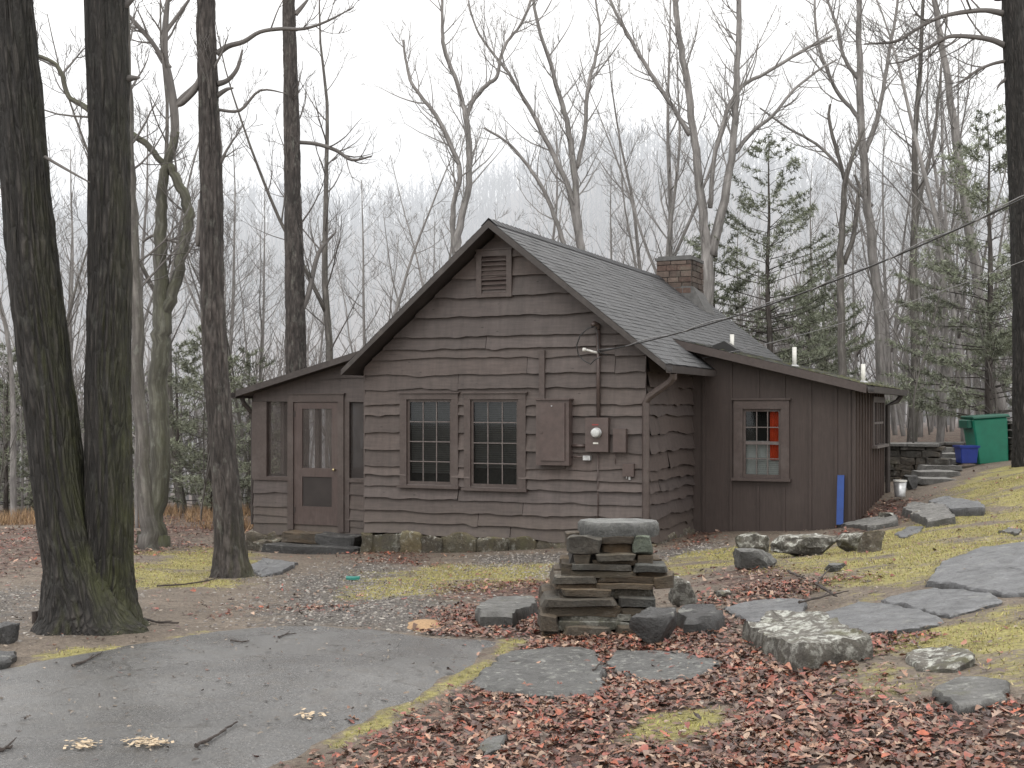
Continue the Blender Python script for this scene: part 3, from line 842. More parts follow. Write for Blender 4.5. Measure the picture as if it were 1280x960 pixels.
while y < 2.3:
    w = rg.uniform(.3, .6); rock_block(mb, (W - .08, y + w / 2, .1), (.3, w, .5), rg.random() * 99, .12); y += w
obj('foundation', mb, R_MOSSY, cabin, True)

# electrics on the gable wall
def wall_box(name, l, t, r_, b_, depth, mat, parent=cabin, b=-.04, inset=.0):
    a0, z1 = fac(l, t, b - depth); a1, z0 = fac(r_, b_, b - depth)
    m = MB(); m.box(a0, a1, b - depth, .0, z0, z1); return obj(name, m, mat, parent), (a0, a1, z0, z1)
pb, (a0, a1, z0, z1) = wall_box('electric_panel', 670, 500, 711, 582, .16, METALBOX)
m = MB(); m.box(a0 + .07, a1 - .06, -.225, -.199, z0 + .07, z1 - .05); dr = obj('panel_door', m, METALBOX, pb)
m = MB(); m.box(a0 - .02, a1 + .02, -.235, 0, z1 + .001, z1 + .02); obj('panel_lid', m, METALBOX, pb)
m = MB(); m.tube([((a0 + a1) / 2 + .0, -.226, z1 - .09), ((a0 + a1) / 2 + .0, -.236, z1 - .09)], .012, 8); obj('screw_cap', m, GALV, pb)
m = MB(); m.tube([(a0 + .1, -.226, (z0 + z1) / 2), (a0 + .1, -.24, (z0 + z1) / 2)], .015, 8); obj('latch', m, METALBOX, pb)
mbx, (a0, a1, z0, z1) = wall_box('meter_box', 731.5, 522, 760, 565, .10, METALBOX)
mc, mz = fac(744.5, 541, -.2)
m = MB()
m.tube([(mc, -.14, mz), (mc, -.17, mz)], [.078, .078], 20); obj('meter_ring', m, GALV, mbx, True)
m = MB(); m.tube([(mc, -.17, mz), (mc, -.235, mz), (mc, -.25, mz)], [.066, .066, .045], 20); obj('meter_glass', m, m_plain('meter_face', (.55, .57, .57), .12, nscale=9, amt=.35), mbx, True)
m = MB(); lx, lz = fac(744.6, 554, -.14); m.box(lx - .04, lx + .04, -.146, -.139, lz - .012, lz + .012); obj('meter_tag', m, WHITE, mbx)
m = MB(); lx, lz = fac(744, 531, -.14); m.box(lx - .05, lx + .05, -.145, -.139, lz - .006, lz + .006); obj('meter_seal', m, m_plain('red_seal', (.3, .03, .03), .5), mbx)
wall_box('junction_box', 766, 536, 782, 565.5, .10, METALBOX)
tb, (a0, a1, z0, z1) = wall_box('phone_box', 778, 579.5, 792, 596, .06, METALBOX)
m = MB(); m.tube([(a0 + .1, -.06, z0 + .01), (a0 + .1, -.06, z0 - .05)], .02, 8); m.tube([(a0 + .05, -.05, z0 + .01), (a0 + .05, -.05, z0 - .03)], .012, 8); obj('cable_gland', m, GALV, tb)
wall_box('grey_junction_box', 728.5, 569.5, 737.5, 575.5, .07, GALV)
m = MB()
a, z0 = fac(748, 522, -.08); _, z1 = fac(748, 408, -.08)
m.tube([(a, -.085, z0), (a, -.085, z1)], .03, 10)
a2, z2 = fac(715, 557, -.08); a3, _ = fac(732, 557, -.08); m.tube([(a2, -.08, z2), (a3, -.08, z2)], .025, 8)
a2, z2 = fac(715, 571, -.08); a3, _ = fac(729, 572, -.08); m.tube([(a2, -.08, z2), (a3, -.08, z2)], .012, 6)
a, z0 = fac(747.5, 655, -.06); _, z1 = fac(747.5, 566, -.06); m.tube([(a, -.06, z0), (a, -.06, z1)], .009, 6)
a, z0 = fac(769, 580, -.06); _, z1 = fac(769, 566, -.06); m.tube([(a, -.06, z0), (a, -.06, z1)], .007, 6)
obj('conduit', m, METALBOX, cabin, True)
m = MB(); a0, z0 = fac(674.5, 499, -.05); a1, z1 = fac(681.5, 438, -.05); m.box(a0, a1, -.085, 0, z0, z1); obj('cover_strip', m, TRIM, cabin)
m = MB(); a, z = fac(747, 407, -.1); m.tube([(a, -.085, z - .06), (a, -.10, z + .01), (a - .03, -.16, z + .03), (a - .05, -.2, z + .0)], [.035, .04, .04, .03], 10); obj('weatherhead', m, METALBOX, cabin, True)
m = MB(); lp = [(743, 408), (735, 411), (726, 420), (721, 432), (722, 443), (729, 451), (738, 455), (744, 450), (752, 446)]
m.tube([(fac(*p, -.2)[0], -.2 - .04 * math.sin(i), fac(*p, -.2)[1]) for i, p in enumerate(lp)], .010, 6)
m.tube([(fac(*p, -.17)[0], -.17, fac(*p, -.17)[1]) for p in [(745, 409), (747, 418), (748, 440), (760, 444)]], .008, 6)
obj('service_loop', m, CABLE, cabin, True)
m = MB(); a0, z = fac(729, 437, -.15); a1, z2 = fac(747, 441, -.1); m.tube([(a0, -.17, z), (a0 + .05, -.16, z - .005)], [.03, .03], 8); m.tube([(a0 + .05, -.16, z - .005), (a1, -.1, z2), (a1 + .02, -.02, z2)], .018, 8); obj('insulator', m, m_plain('porcelain', (.62, .62, .6), .3), cabin, True)

# ------------------------------------------------------------------ lean-to
LB, LA0, LA1, LBK = 2.43, W, 7.42, 6.33
lw = win_rect(929, 511, 977, 597, LB)
def leanz(a): return 3.50 - .25 * (a - 4.37)
mb = MB()
ops = lw
zb0 = -.3
# front sheet with opening
for (x0, x1, q0, q1) in ((LA0, ops[0], zb0, None), (ops[1], LA1, zb0, None), (ops[0], ops[1], zb0, ops[2]), (ops[0], ops[1], ops[3], None)):
    zt0 = q1 if q1 else leanz(x0) - .1; zt1 = q1 if q1 else leanz(x1) - .1
    mb.quad((x0, LB, q0), (x1, LB, q0), (x1, LB, zt1), (x0, LB, zt0))
mb.quad((LA1, LB, zb0), (LA1, LBK, zb0), (LA1, LBK, leanz(LA1) - .1), (LA1, LB, leanz(LA1) - .1))
mb.quad((LA1, LBK, zb0), (W, LBK, zb0), (W, LBK, leanz(W) - .1), (LA1, LBK, leanz(LA1) - .1))
# battens
o_l, o_r = fac(918, 550, LB)[0], fac(987, 550, LB)[0]
zt_c = fac(950, 500, LB)[1]; zb_c = fac(950, 608, LB)[1]
bx = [fac(p, 560, LB)[0] for p in (880, 914, 948, 980, 1013, 1045, 1062)]
for a in bx:
    w = .022
    if o_l - .05 < a < o_r + .05:
        mb.box(a - w, a + w, LB - .024, LB - .001, zb0, zb_c); mb.box(a - w, a + w, LB - .024, LB - .001, zt_c, leanz(a) - .1, (.92, .92, .92))
    else: mb.box(a - w, a + w, LB - .024, LB - .001, zb0, leanz(a) - .1)
mb.box(LA1 - .01, LA1 + .03, LB - .026, LB + .06, zb0, leanz(LA1) - .11)
y = LB + .3
while y < LBK:
    mb.box(LA1 + .001, LA1 + .03, y - .022, y + .022, zb0, leanz(LA1) - .1, (1.5, 1.45, 1.4)); y += .33
obj('lean_to_wall', mb, BATTEN, cabin)
wl = window(m_paint('lean_to_trim', (.066, .049, .045), scale=(4, 4, 4)), lw, LB, (o_l, o_r, zt_c), 3, 4, 0, cabin, split=2)
wl['label'] = 'lean-to window with orange curtain and pale blind'
a0, a1, z0, z1 = lw
zm = (z0 + z1) / 2
m = MB(); nseg = 12
for i in range(nseg):
    x0 = a0 + (a1 - a0) * (.68 + .32 * i / nseg); x1 = a0 + (a1 - a0) * (.68 + .32 * (i + 1) / nseg)
    m.quad((x0, LB + .06 + .012 * (i % 2), zm - (zm - z0) * .5), (x1, LB + .06 + .012 * ((i + 1) % 2), zm - (zm - z0) * .5), (x1, LB + .06 + .012 * ((i + 1) % 2), z1), (x0, LB + .06 + .012 * (i % 2), z1))
obj('curtain', m, CURTAIN, wl)
m = MB(); z = zm
while z > z0:
    m.quad((a0 + .02, LB + .085, z), (a1 - .02, LB + .085, z), (a1 - .02, LB + .095, z + .03), (a0 + .02, LB + .095, z + .03)); z -= .033
obj('blind', m, BLINDW, wl)
# side window on the right wall (plane x = LA1, outside is +x)
sy0, sz1 = sid(1089, 503, LA1); sy1, sz0 = sid(1102, 553, LA1)
m = MB(); d = .05
m.box(LA1 - .01, LA1 + d, sy0 - .09, sy0, sz0 - .02, sz1); m.box(LA1 - .01, LA1 + d, sy1, sy1 + .09, sz0 - .02, sz1); m.box(LA1 - .01, LA1 + d + .003, sy0 - .09, sy1 + .09, sz1 + .001, sz1 + .1)
ws = obj('window', m, TRIM, cabin); ws['label'] = 'narrow window on the far side of the lean-to'
m = MB(); m.box(LA1 - .01, LA1 + d + .07, sy0 - .12, sy1 + .12, sz0 - .07, sz0 - .021); obj('sill', m, MUNT, ws)
m = MB(); zc = (sz0 + sz1) / 2; m.box(LA1 + .002, LA1 + .03, sy0, sy1, zc - .02, zc + .02); ym = (sy0 + sy1) / 2; m.box(LA1 + .002, LA1 + .028, ym - .01, ym + .01, sz0, zc - .021); m.box(LA1 + .002, LA1 + .028, ym - .01, ym + .01, zc + .021, sz1); obj('muntin', m, MUNT, ws)
m = MB(); m.box(LA1 - .002, LA1 + .012, sy0, sy1, sz0 - .02, sz1); obj('pane', m, m_plain('dark_window_glass', (.05, .055, .06), .08), ws)
# lean-to roof
mb = MB(); RA0, RA1 = 4.33, 7.66; RB0, RB1 = 2.06, 6.65
shingles(mb, (RA1, RB0, leanz(RA1) + .01), (0, 1, 0), (-1, 0, .25), RB1 - RB0, math.hypot(RA1 - RA0, .25 * (RA1 - RA0)), seed=9, tone=(.078, .08, .076), mossy=.35)
obj('lean_to_roof', mb, SHINGLE, cabin)
mb = MB()
prism(mb, [(RA0 + .05, leanz(RA0 + .05) - .09), (RA1 - .02, leanz(RA1 - .02) - .09), (RA1 - .02, leanz(RA1 - .02)), (RA0 + .05, leanz(RA0 + .05))], RB0 + .03, RB1 - .03)
obj('lean_to_roof_deck', mb, DARKTRIM, cabin)
mb = MB()
prism(mb, [(RA0 - .06, leanz(RA0 - .06) - .12), (RA1 + .01, leanz(RA1 + .01) - .12), (RA1 + .01, leanz(RA1 + .01) + .012), (RA0 - .06, leanz(RA0 - .06) + .012)], RB0 - .002, RB0 + .028)
obj('lean_to_fascia', mb, m_paint('lean_to_fascia_paint', (.060, .047, .044), scale=(3, 3, 3)), cabin)
mb = MB(); prism(mb, [(RA1 + .012 + x - gx, leanz(RA1) - .03 + z) for x, z in gpts], RB0 + .05, RB1); obj('gutter', mb, DARKTRIM, cabin)
dspout('downspout', [(RA1 + .07, LBK + .1, leanz(RA1) - .08), (RA1 - .02, LBK + .08, leanz(RA1) - .22), (LA1 + .06, LBK - .02, leanz(RA1) - .3), (LA1 + .06, LBK - .02, .4)], .045, DARKTRIM)
# vent pipes and black cap
for (px, b_, yb, yt) in ((915, 3.3, 432, 418), (993, 3.4, 452, 434), (1079, 3.6, 471, 455)):
    a, z = fac(px, (yb + yt) / 2, b_); zt = fac(px, yt, b_)[1]
    m = MB(); zb_ = leanz(a)
    m.tube([(a, b_, zb_ - .02), (a, b_, zt)], .036, 10); pv = obj('vent_pipe', m, WHITE, cabin, True)
    m = MB(); m.tube([(a, b_, zb_ + .012), (a, b_, zb_ + .04)], [.09, .05], 10); obj('pipe_boot', m, GALV, pv)
a, z = fac(908, 434, 3.0); zb_ = leanz(a); m = MB()
m.add([(a - .2, 2.85, zb_ + .02), (a + .2, 2.85, zb_ - .05), (a + .2, 3.15, zb_ - .05), (a - .2, 3.15, zb_ + .02), (a - .2, 2.85, zb_ + .10), (a, 2.85, zb_ + .17), (a + .2, 2.85, zb_ + .04), (a + .2, 3.15, zb_ + .04), (a, 3.15, zb_ + .17), (a - .2, 3.15, zb_ + .10)], [(0, 1, 6, 5, 4), (3, 9, 8, 7, 2), (4, 5, 8, 9), (5, 6, 7, 8), (1, 2, 7, 6), (0, 4, 9, 3)])
obj('roof_vent', m, BLACKP, cabin)

# ------------------------------------------------------------------ porch
PB, PA0, PBK = .8, fac(318, 600, .8)[0], 5.2
def porchz(a): return 3.46 + .262 * (a - .3)
pf = lambda px, py: fac(px, py, PB)
hz = pf(345, 502)[1]; rail = pf(345, 598)[1]; base = pf(345, 668)[1]
da0, da1 = pf(362, 560)[0], pf(432, 560)[0]; dz1 = pf(400, 493)[1]; dz0 = pf(400, 656)[1]
mb = MB()
prow = [base, base + .2, pf(345, 644)[1], pf(345, 633)[1], pf(345, 617)[1], rail]
porP = lambda x, z, d: (x, PB - d, z)
siding(mb, PA0, da0, prow, porP, 41, .02)
siding(mb, da1, 0.02, prow, porP, 43, .03)
siding(mb, da0, da1, [base, dz0 - .02], porP, 44, .006)
# gable infill above header
siding(mb, PA0, .02, [hz, pf(400, 474)[1], pf(400, 440)[1], 3.7], porP, 45, .012, top=lambda x: porchz(x) - .06)
porL = lambda y, z, d: (PA0 - d, y, z)
siding(mb, PB, PBK, prow, porL, 47, .02); siding(mb, PB, PBK, [hz, porchz(PA0) + .2], porL, 48, .01, top=lambda x: porchz(PA0) - .06)
mb.quad((PA0, PBK, base), (0, PBK, base), (0, PBK, rail), (PA0, PBK, rail)); mb.quad((PA0, PBK, hz), (0, PBK, hz), (0, PBK, 3.2), (PA0, PBK, 2.6))
mb.quad((PA0, PB + .05, base), (0, PB + .05, base), (0, PBK, base), (PA0, PBK, base))
obj('porch_siding', mb, SIDING, cabin)
mb = MB()
def post(a0, a1, y0, y1, z0, z1): mb.box(a0, a1, y0, y1, z0, z1)
e1 = pf(335, 560)[0]
post(PA0 - .02, e1, PB - .05, PB + .1, rail, hz + .002)
post(da0 - .02, da0, PB - .04, PB + .06, rail, hz)
post(PA0, da0, PB - .055, PB + .06, rail - .03, rail + .035)
post(da1, da1 + .10, PB - .045, PB + .06, base + .1, hz)
post(da1 + .10, .0, PB - .05, PB + .06, rail - .03, rail + .035)
for y in np.linspace(PB + .9, PBK, 4): mb.box(PA0 - .02, PA0 + .06, y - .06, y + .06, rail, hz)
mb.box(PA0 - .03, PA0 + .08, PB + .1, PBK, rail - .03, rail + .03)
for a in (PA0 * .66, PA0 * .33): mb.box(a - .05, a + .05, PBK - .05, PBK + .03, rail, hz)
obj('porch_frame', mb, TRIM, cabin)
for (x0, x1, nm) in ((e1 + .02, da0 - .02, 'left'), (da1 + .1, -.0, 'right')):
    m = MB(); m.quad((x0, PB + .01, rail + .03), (x1, PB + .01, rail + .03), (x1, PB + .01, hz), (x0, PB + .01, hz))
    obj('porch_screen', m, SCREEN if nm == 'left' else SCREEND, cabin)
m = MB(); m.quad((PA0 + .01, PB + .1, rail), (PA0 + .01, PBK, rail), (PA0 + .01, PBK, hz), (PA0 + .01, PB + .1, hz)); m.quad((PA0, PBK - .01, rail), (0, PBK - .01, rail), (0, PBK - .01, hz), (PA0, PBK - .01, hz)); obj('porch_screen', m, SCREEN, cabin)
# door frame + screen door
m = MB(); dfr = pf(369, 560)[0] - da0
m.box(da0, da0 + dfr, PB - .07, PB + .05, dz0 - .1, dz1); m.box(da1 - dfr, da1, PB - .07, PB + .05, dz0 - .1, dz1); m.box(da0 + dfr, da1 - dfr, PB - .068, PB + .05, dz1 - .13, dz1 - .002); m.box(da0 - .02, da1 + .02, PB - .09, PB, dz1, dz1 + .02)
obj('door_frame', m, TRIM, cabin)
x0, x1 = da0 + dfr + .006, da1 - dfr - .006; z1 = dz1 - .14; z0 = dz0
s0, s1 = pf(379.5, 560)[0], pf(416.5, 560)[0]; u1 = pf(398, 511)[1]; u0 = pf(398, 585)[1]; k1 = pf(398, 596)[1]; k0 = pf(398, 633)[1]
m = MB(); y0, y1 = PB - .045, PB - .008
m.box(x0, s0, y0, y1, z0, z1); m.box(s1, x1, y0, y1, z0, z1)
m.box(s0, s1, y0, y1, u1, z1); m.box(s0, s1, y0, y1, k1, u0); m.box(s0, s1, y0, y1, z0, k0)
door = obj('screen_door', m, DOORP, cabin)
m = MB(); m.quad((s0, PB - .025, u0), (s1, PB - .025, u0), (s1, PB - .025, u1), (s0, PB - .025, u1)); obj('upper_screen', m, SCREEN, door)
m = MB(); m.box(s0 + .002, s1 - .002, PB - .03, PB - .02, k0 + .002, k1 - .002); obj('lower_screen', m, SCREEND, door)
m = MB(); sm = (s0 + s1) / 2
ka, kz = pf(420.5, 587); m = MB(); m.tube([(ka, y0, kz), (ka, y0 - .03, kz), (ka, y0 - .05, kz), (ka, y0 - .07, kz)], [.012, .014, .028, .016], 10); obj('door_knob', m, BRASS, door, True)
for hzz in (z0 + .25, z1 - .2):
    m = MB(); m.box(x0 - .01, x0 + .03, y0 - .008, y0 - .001, hzz - .05, hzz + .05); obj('hinge', m, DARKTRIM, door)
# inner porch wall of the cabin (seen through screens) with doors/post silhouettes
mb = MB(); a_ = pf(394, 560)[0]
mb.box(a_ - .06, a_ + .12, PBK - .3, PBK - .1, base, hz)
obj('porch_post', mb, DARKTRIM, cabin)
mb = MB(); mb.quad((-.005, .05, .1), (-.005, PBK, .1), (-.005, PBK, 3.0), (-.005, .05, 3.0)); obj('porch_inner_wall', mb, m_plain('inner_wall_dark', (.035, .028, .027), .8), cabin)
m = MB(); wx = pf(447, 560)[0]; m.box(wx - .05, wx + .05, 2.5, 2.53, rail + .1, hz - .1); obj('porch_pale_panel', m, m_plain('pale_panel', (.3, .3, .29), .6), cabin)
# porch roof
QA0, QA1, QB0, QB1 = fac(296, 486, .5)[0], .42, .48, PBK + .3
mb = MB(); shingles(mb, (QA0, QB0, porchz(QA0) + .01), (0, 1, 0), (1, 0, .262), QB1 - QB0, (QA1 - QA0) * math.hypot(1, .262), seed=15, tone=(.06, .06, .06)); obj('porch_roof', mb, SHINGLE, cabin)
mb = MB(); prism(mb, [(QA0 + .02, porchz(QA0 + .02) - .08), (QA1, porchz(QA1) - .08), (QA1, porchz(QA1)), (QA0 + .02, porchz(QA0 + .02))], QB0 + .028, QB1 - .03); obj('porch_roof_deck', mb, DARKTRIM, cabin)
mb = MB(); prism(mb, [(QA0 - .01, porchz(QA0) - .09), (QA1, porchz(QA1) - .09), (QA1, porchz(QA1) + .018), (QA0 - .01, porchz(QA0) + .018)], QB0 - .002, QB0 + .026); obj('porch_fascia', mb, m_paint('porch_fascia_paint', (.05, .042, .04), scale=(3, 3, 3)), cabin)
mb = MB(); prism(mb, [(QA0 - .012 - (x - gx), porchz(QA0) - .03 + z) for x, z in gpts], QB0 + .02, QB1); obj('gutter', mb, DARKTRIM, cabin)
dspout('downspout', [(QA0 - .06, QB0 + .25, porchz(QA0) - .1), (QA0 - .02, QB0 + .25, porchz(QA0) - .2), (PA0 - .08, PB + .04, porchz(QA0) - .38), (PA0 - .07, PB + .06, porchz(QA0) - .5), (PA0 - .07, PB + .06, .25)], .042, DARKTRIM)
# porch pier stones
mb = MB(); rg = random.Random(5)
for a in np.linspace(PA0 + .1, -.2, 7): rock_block(mb, (a, PB + .12, base - .17), (.44, .34, .42), rg.random() * 99, .14)
obj('porch_foundation', mb, R_MOSSY, cabin, True)

# ------------------------------------------------------------------ cables
def sag(p, q, s, n=24):
    p, q = Vector(p), Vector(q)
    return [p.lerp(q, i / n) - Vector((0, 0, s * 4 * (i / n) * (1 - i / n))) for i in range(n + 1)]
def w(a, b, z): return ORG + UX * a + VX * b + Vector((0, 0, z))
a0, z0 = fac(747, 440, -.12)
pA = w(a0, -.12, z0); pB = at(1300, 238, 13.2)
pB2 = pB + (pB - pA) * .5 + Vector((0, 0, .35))
pl = sag(pA, pB, .20, 30)
m = MB(); m.tube(pl + [pB2], .011, 6)
off = [p + Vector((.015 * math.sin(i * 1.3), 0, .02 * math.cos(i * 1.3) + .014)) for i, p in enumerate(pl)]
cable = thing('power_cable', 'thick twisted black service cable running from the gable to the upper right', 'power cable', pA)
o = obj('cable', m, CABLE, cable, True); o.location = -pA
m = MB(); m.tube(off[:] + [pB2 + Vector((0, 0, .02))], .008, 5); o = obj('bare_wire', m, CABLEG, cable, True); o.location = -pA
a0, z0 = fac(880, 448, 2.3); m = MB(); m.tube(sag(w(a0, 2.2, z0), at(1300, 318, 17), .12, 20), .0045, 5)
tag(obj('phone_cable', m, CABLEG), 'thin pale cable running from the lean-to wall towards the right', 'phone cable')

# ------------------------------------------------------------------ rocks, slabs, pillar
def slab_mesh(poly, z0, z1, seed, rough=.012, step=.05, rim=.025, undul=.01):
    """irregular flat stone from an outline in world XY; returns MB"""
    rg = random.Random(seed); o = rg.uniform(0, 99)
    B = resample(poly, step); cx = sum(p[0] for p in B) / len(B); cy = sum(p[1] for p in B) / len(B)
    B = [(x + 1.6 * rough * noise.noise(Vector((x * 5, y * 5, o))) + rough * noise.noise(Vector((x * 17, y * 17, o))), y + 1.6 * rough * noise.noise(Vector((x * 5, y * 5, o + 9))) + rough * noise.noise(Vector((x * 17, y * 17, o + 9)))) for x, y in B]
    n = len(B); mb = MB(); vs = []
    size = max(max(abs(x - cx), abs(y - cy)) for x, y in B)
    rings = [(1.0, 0), (1.0 + rim * .3 / size, .35), (1.0 + rim * .2 / size, .8), (1 - rim / size, 1.0), (.8, 1.0), (.55, 1.0), (.28, 1.0)]
    for s, h in rings:
        for i, (x, y) in enumerate(B):
            X_, Y_ = cx + (x - cx) * s, cy + (y - cy) * s
            zz_ = z0 + (z1 - z0) * h
            if 0 < h < 1:
                X_ += .5 * rim * noise.noise(Vector((x * 9, y * 9, h * 5 + o))); Y_ += .5 * rim * noise.noise(Vector((x * 9, y * 9, h * 5 + o + 4)))
            if h >= .8: zz_ += undul * (1.5 * noise.noise(Vector((X_ * 3, Y_ * 3, o))) + .8 * noise.noise(Vector((X_ * 11, Y_ * 11, o))))
            vs.append((X_, Y_, zz_))
    vs.append((cx, cy, z1 + undul * noise.noise(Vector((cx * 3, cy * 3, o)))))
    fs = []
    for r_ in range(len(rings) - 1):
        for i in range(n):
            j = (i + 1) % n; fs.append((r_ * n + i, r_ * n + j, (r_ + 1) * n + j, (r_ + 1) * n + i))
    b = (len(rings) - 1) * n
    for i in range(n): fs.append((b + i, b + (i + 1) % n, len(vs) - 1))
    mb.add(vs, fs)
    return mb
def recenter(o):
    me = o.data; n = len(me.vertices); a = np.empty(n * 3, np.float32); me.vertices.foreach_get('co', a); a = a.reshape(-1, 3)
    c = np.array([(a[:, 0].min() + a[:, 0].max()) / 2, (a[:, 1].min() + a[:, 1].max()) / 2, a[:, 2].min()]); a -= c.astype(np.float32)
    me.vertices.foreach_set('co', a.ravel()); me.update(); o.location = c.tolist()
SLABS = []
def slab(name, label, cat, pp, thick, mat, seed, up=None, group=None, rough=.02, undul=.012, rim=.025, tilt=True):
    """pp: picture points of the top outline; the top lies 'up' above the soil"""
    if up is None: up = thick * .6
    P = [gp(*p) for p in pp]; cxz = sum(p.z for p in P) / len(P)
    # move outline to the raised top plane
    W_ = []
    for (px, py), g_ in zip(pp, P):
        r = ray(px, py); zt = g_.z + up; t = (zt - CAMZ) / r.z; W_.append((r.x * t, t))
    zc = H(sum(p[0] for p in W_) / len(W_), sum(p[1] for p in W_) / len(W_))
    SLABS.append(W_)
    mb = slab_mesh(W_, 0, thick, seed, rough, .05, rim, undul)
    XY = np.array([(v[0], v[1]) for v in mb.v]); gz = HV(XY[:, 0], XY[:, 1])
    # follow the slope of the ground with a best-fit plane
    A_ = np.c_[XY, np.ones(len(XY))]; co, *_r = np.linalg.lstsq(A_, gz, rcond=None)
    pz = A_ @ co
    mb.v = [(v[0], v[1], v[2] + float(z_) + up - thick) for v, z_ in zip(mb.v, pz)]
    o = obj(name, mb, mat, None, True); recenter(o)
    try: o.data.set_sharp_from_angle(angle=math.radians(40))
    except Exception: pass
    return tag(o, label, cat, group)

def boulder(name, label, px, py, wpx, hpx, dep, mat, seed, sq=.35, rough=.18, rz=0, top=None, group=None, sink=.15):
    """px, py = picture position of the base middle; width/height in picture px"""
    g_ = gp(px, py); k = F / g_.y; w_, h_ = wpx / k, hpx / k; d_ = dep * w_
    bm = bmesh.new(); bmesh.ops.create_icosphere(bm, subdivisions=4, radius=1)
    rg = random.Random(seed); o = Vector((rg.uniform(0, 99),) * 3)
    planes = []
    for i in range(11):
        v = Vector((rg.gauss(0, 1), rg.gauss(0, 1), rg.gauss(0, .8))).normalized(); planes.append((v, rg.uniform(.60, .88)))
    planes.append((Vector((rg.uniform(-.15, .15), rg.uniform(-.15, .15), 1)).normalized(), rg.uniform(.5, .68)))
    mb = MB(); vs = []; cr, sr = math.cos(rz), math.sin(rz)
    for v in bm.verts:
        p = v.co.copy(); s = 1.35 * (1 + .25 * noise.noise(p * 1.1 + o)); p *= s
        for n_, d in planes:
            e = p.dot(n_) - d
            if e > 0: p -= n_ * e * .93
        p += noise.noise_vector(p * 2.4 + o) * rough * .5 + noise.noise_vector(p * 6 + o) * rough * .25 + noise.noise_vector(p * 15 + o) * rough * .12
        vs.append(p)
    mxx = max(abs(p.x) for p in vs); myy = max(abs(p.y) for p in vs); zmx = max(p.z for p in vs); zmn = min(p.z for p in vs)
    out = []
    for p in vs:
        q = Vector((p.x / mxx * w_ / 2, p.y / myy * d_ / 2, (p.z - zmn) / (zmx - zmn) * h_ * (1 + sink) - h_ * sink))
        out.append((q.x * cr - q.y * sr, q.x * sr + q.y * cr, q.z))
    bm.verts.index_update(); fs = [tuple(v.index for v in f.verts) for f in bm.faces]; bm.free()
    mb.add(out, fs)
    o = obj(name, mb, mat, None, True); o.location = (g_.x, g_.y + d_ * .35, H(g_.x, g_.y + d_ * .35))
    try: o.data.set_sharp_from_angle(angle=math.radians(32))
    except Exception: pass
    return tag(o, label, 'rock', group)

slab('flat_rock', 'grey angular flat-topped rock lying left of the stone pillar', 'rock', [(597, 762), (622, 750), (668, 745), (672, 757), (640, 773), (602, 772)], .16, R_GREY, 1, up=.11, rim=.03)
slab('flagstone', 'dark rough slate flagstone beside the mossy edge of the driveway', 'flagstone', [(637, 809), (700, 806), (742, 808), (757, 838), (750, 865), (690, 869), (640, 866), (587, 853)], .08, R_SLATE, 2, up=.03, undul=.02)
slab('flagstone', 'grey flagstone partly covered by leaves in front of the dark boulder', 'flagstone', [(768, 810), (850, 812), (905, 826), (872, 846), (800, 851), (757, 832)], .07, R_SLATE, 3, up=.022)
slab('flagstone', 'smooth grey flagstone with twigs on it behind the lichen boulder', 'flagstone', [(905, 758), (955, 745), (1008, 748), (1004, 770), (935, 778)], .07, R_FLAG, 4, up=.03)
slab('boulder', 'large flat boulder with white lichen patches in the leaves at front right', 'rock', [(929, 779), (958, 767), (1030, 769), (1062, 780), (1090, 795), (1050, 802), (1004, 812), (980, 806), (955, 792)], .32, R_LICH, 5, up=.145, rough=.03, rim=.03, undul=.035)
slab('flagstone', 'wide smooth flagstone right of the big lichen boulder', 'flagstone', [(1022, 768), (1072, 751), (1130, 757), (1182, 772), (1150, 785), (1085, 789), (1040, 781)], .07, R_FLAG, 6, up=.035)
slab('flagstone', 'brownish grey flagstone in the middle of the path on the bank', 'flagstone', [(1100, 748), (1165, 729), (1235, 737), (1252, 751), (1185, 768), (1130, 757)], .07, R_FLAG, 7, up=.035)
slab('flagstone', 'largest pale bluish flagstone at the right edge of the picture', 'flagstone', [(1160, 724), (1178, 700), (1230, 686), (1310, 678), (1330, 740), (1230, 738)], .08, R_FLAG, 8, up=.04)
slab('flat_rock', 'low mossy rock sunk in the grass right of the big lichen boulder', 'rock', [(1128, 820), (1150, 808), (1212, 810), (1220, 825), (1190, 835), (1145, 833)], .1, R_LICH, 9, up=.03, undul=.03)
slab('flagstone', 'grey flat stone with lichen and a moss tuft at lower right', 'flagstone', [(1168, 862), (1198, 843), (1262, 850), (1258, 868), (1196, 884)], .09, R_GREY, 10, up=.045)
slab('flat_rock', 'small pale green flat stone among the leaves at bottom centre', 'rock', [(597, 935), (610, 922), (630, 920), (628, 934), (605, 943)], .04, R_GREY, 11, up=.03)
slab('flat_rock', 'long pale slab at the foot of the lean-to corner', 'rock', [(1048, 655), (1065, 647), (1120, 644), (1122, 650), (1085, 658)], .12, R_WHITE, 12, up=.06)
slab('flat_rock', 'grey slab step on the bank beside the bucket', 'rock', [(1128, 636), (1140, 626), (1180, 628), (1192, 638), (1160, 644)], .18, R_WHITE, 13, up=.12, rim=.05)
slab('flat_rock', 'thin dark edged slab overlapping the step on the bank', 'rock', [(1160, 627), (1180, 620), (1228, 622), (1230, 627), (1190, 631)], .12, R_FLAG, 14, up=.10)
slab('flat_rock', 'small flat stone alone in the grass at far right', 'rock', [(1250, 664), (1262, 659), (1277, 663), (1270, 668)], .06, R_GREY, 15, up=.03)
slab('flat_rock', 'small grey flag in the grass below the long pale slab', 'rock', [(1118, 668), (1135, 658), (1155, 657), (1150, 664), (1130, 672)], .06, R_FLAG, 16, up=.02)
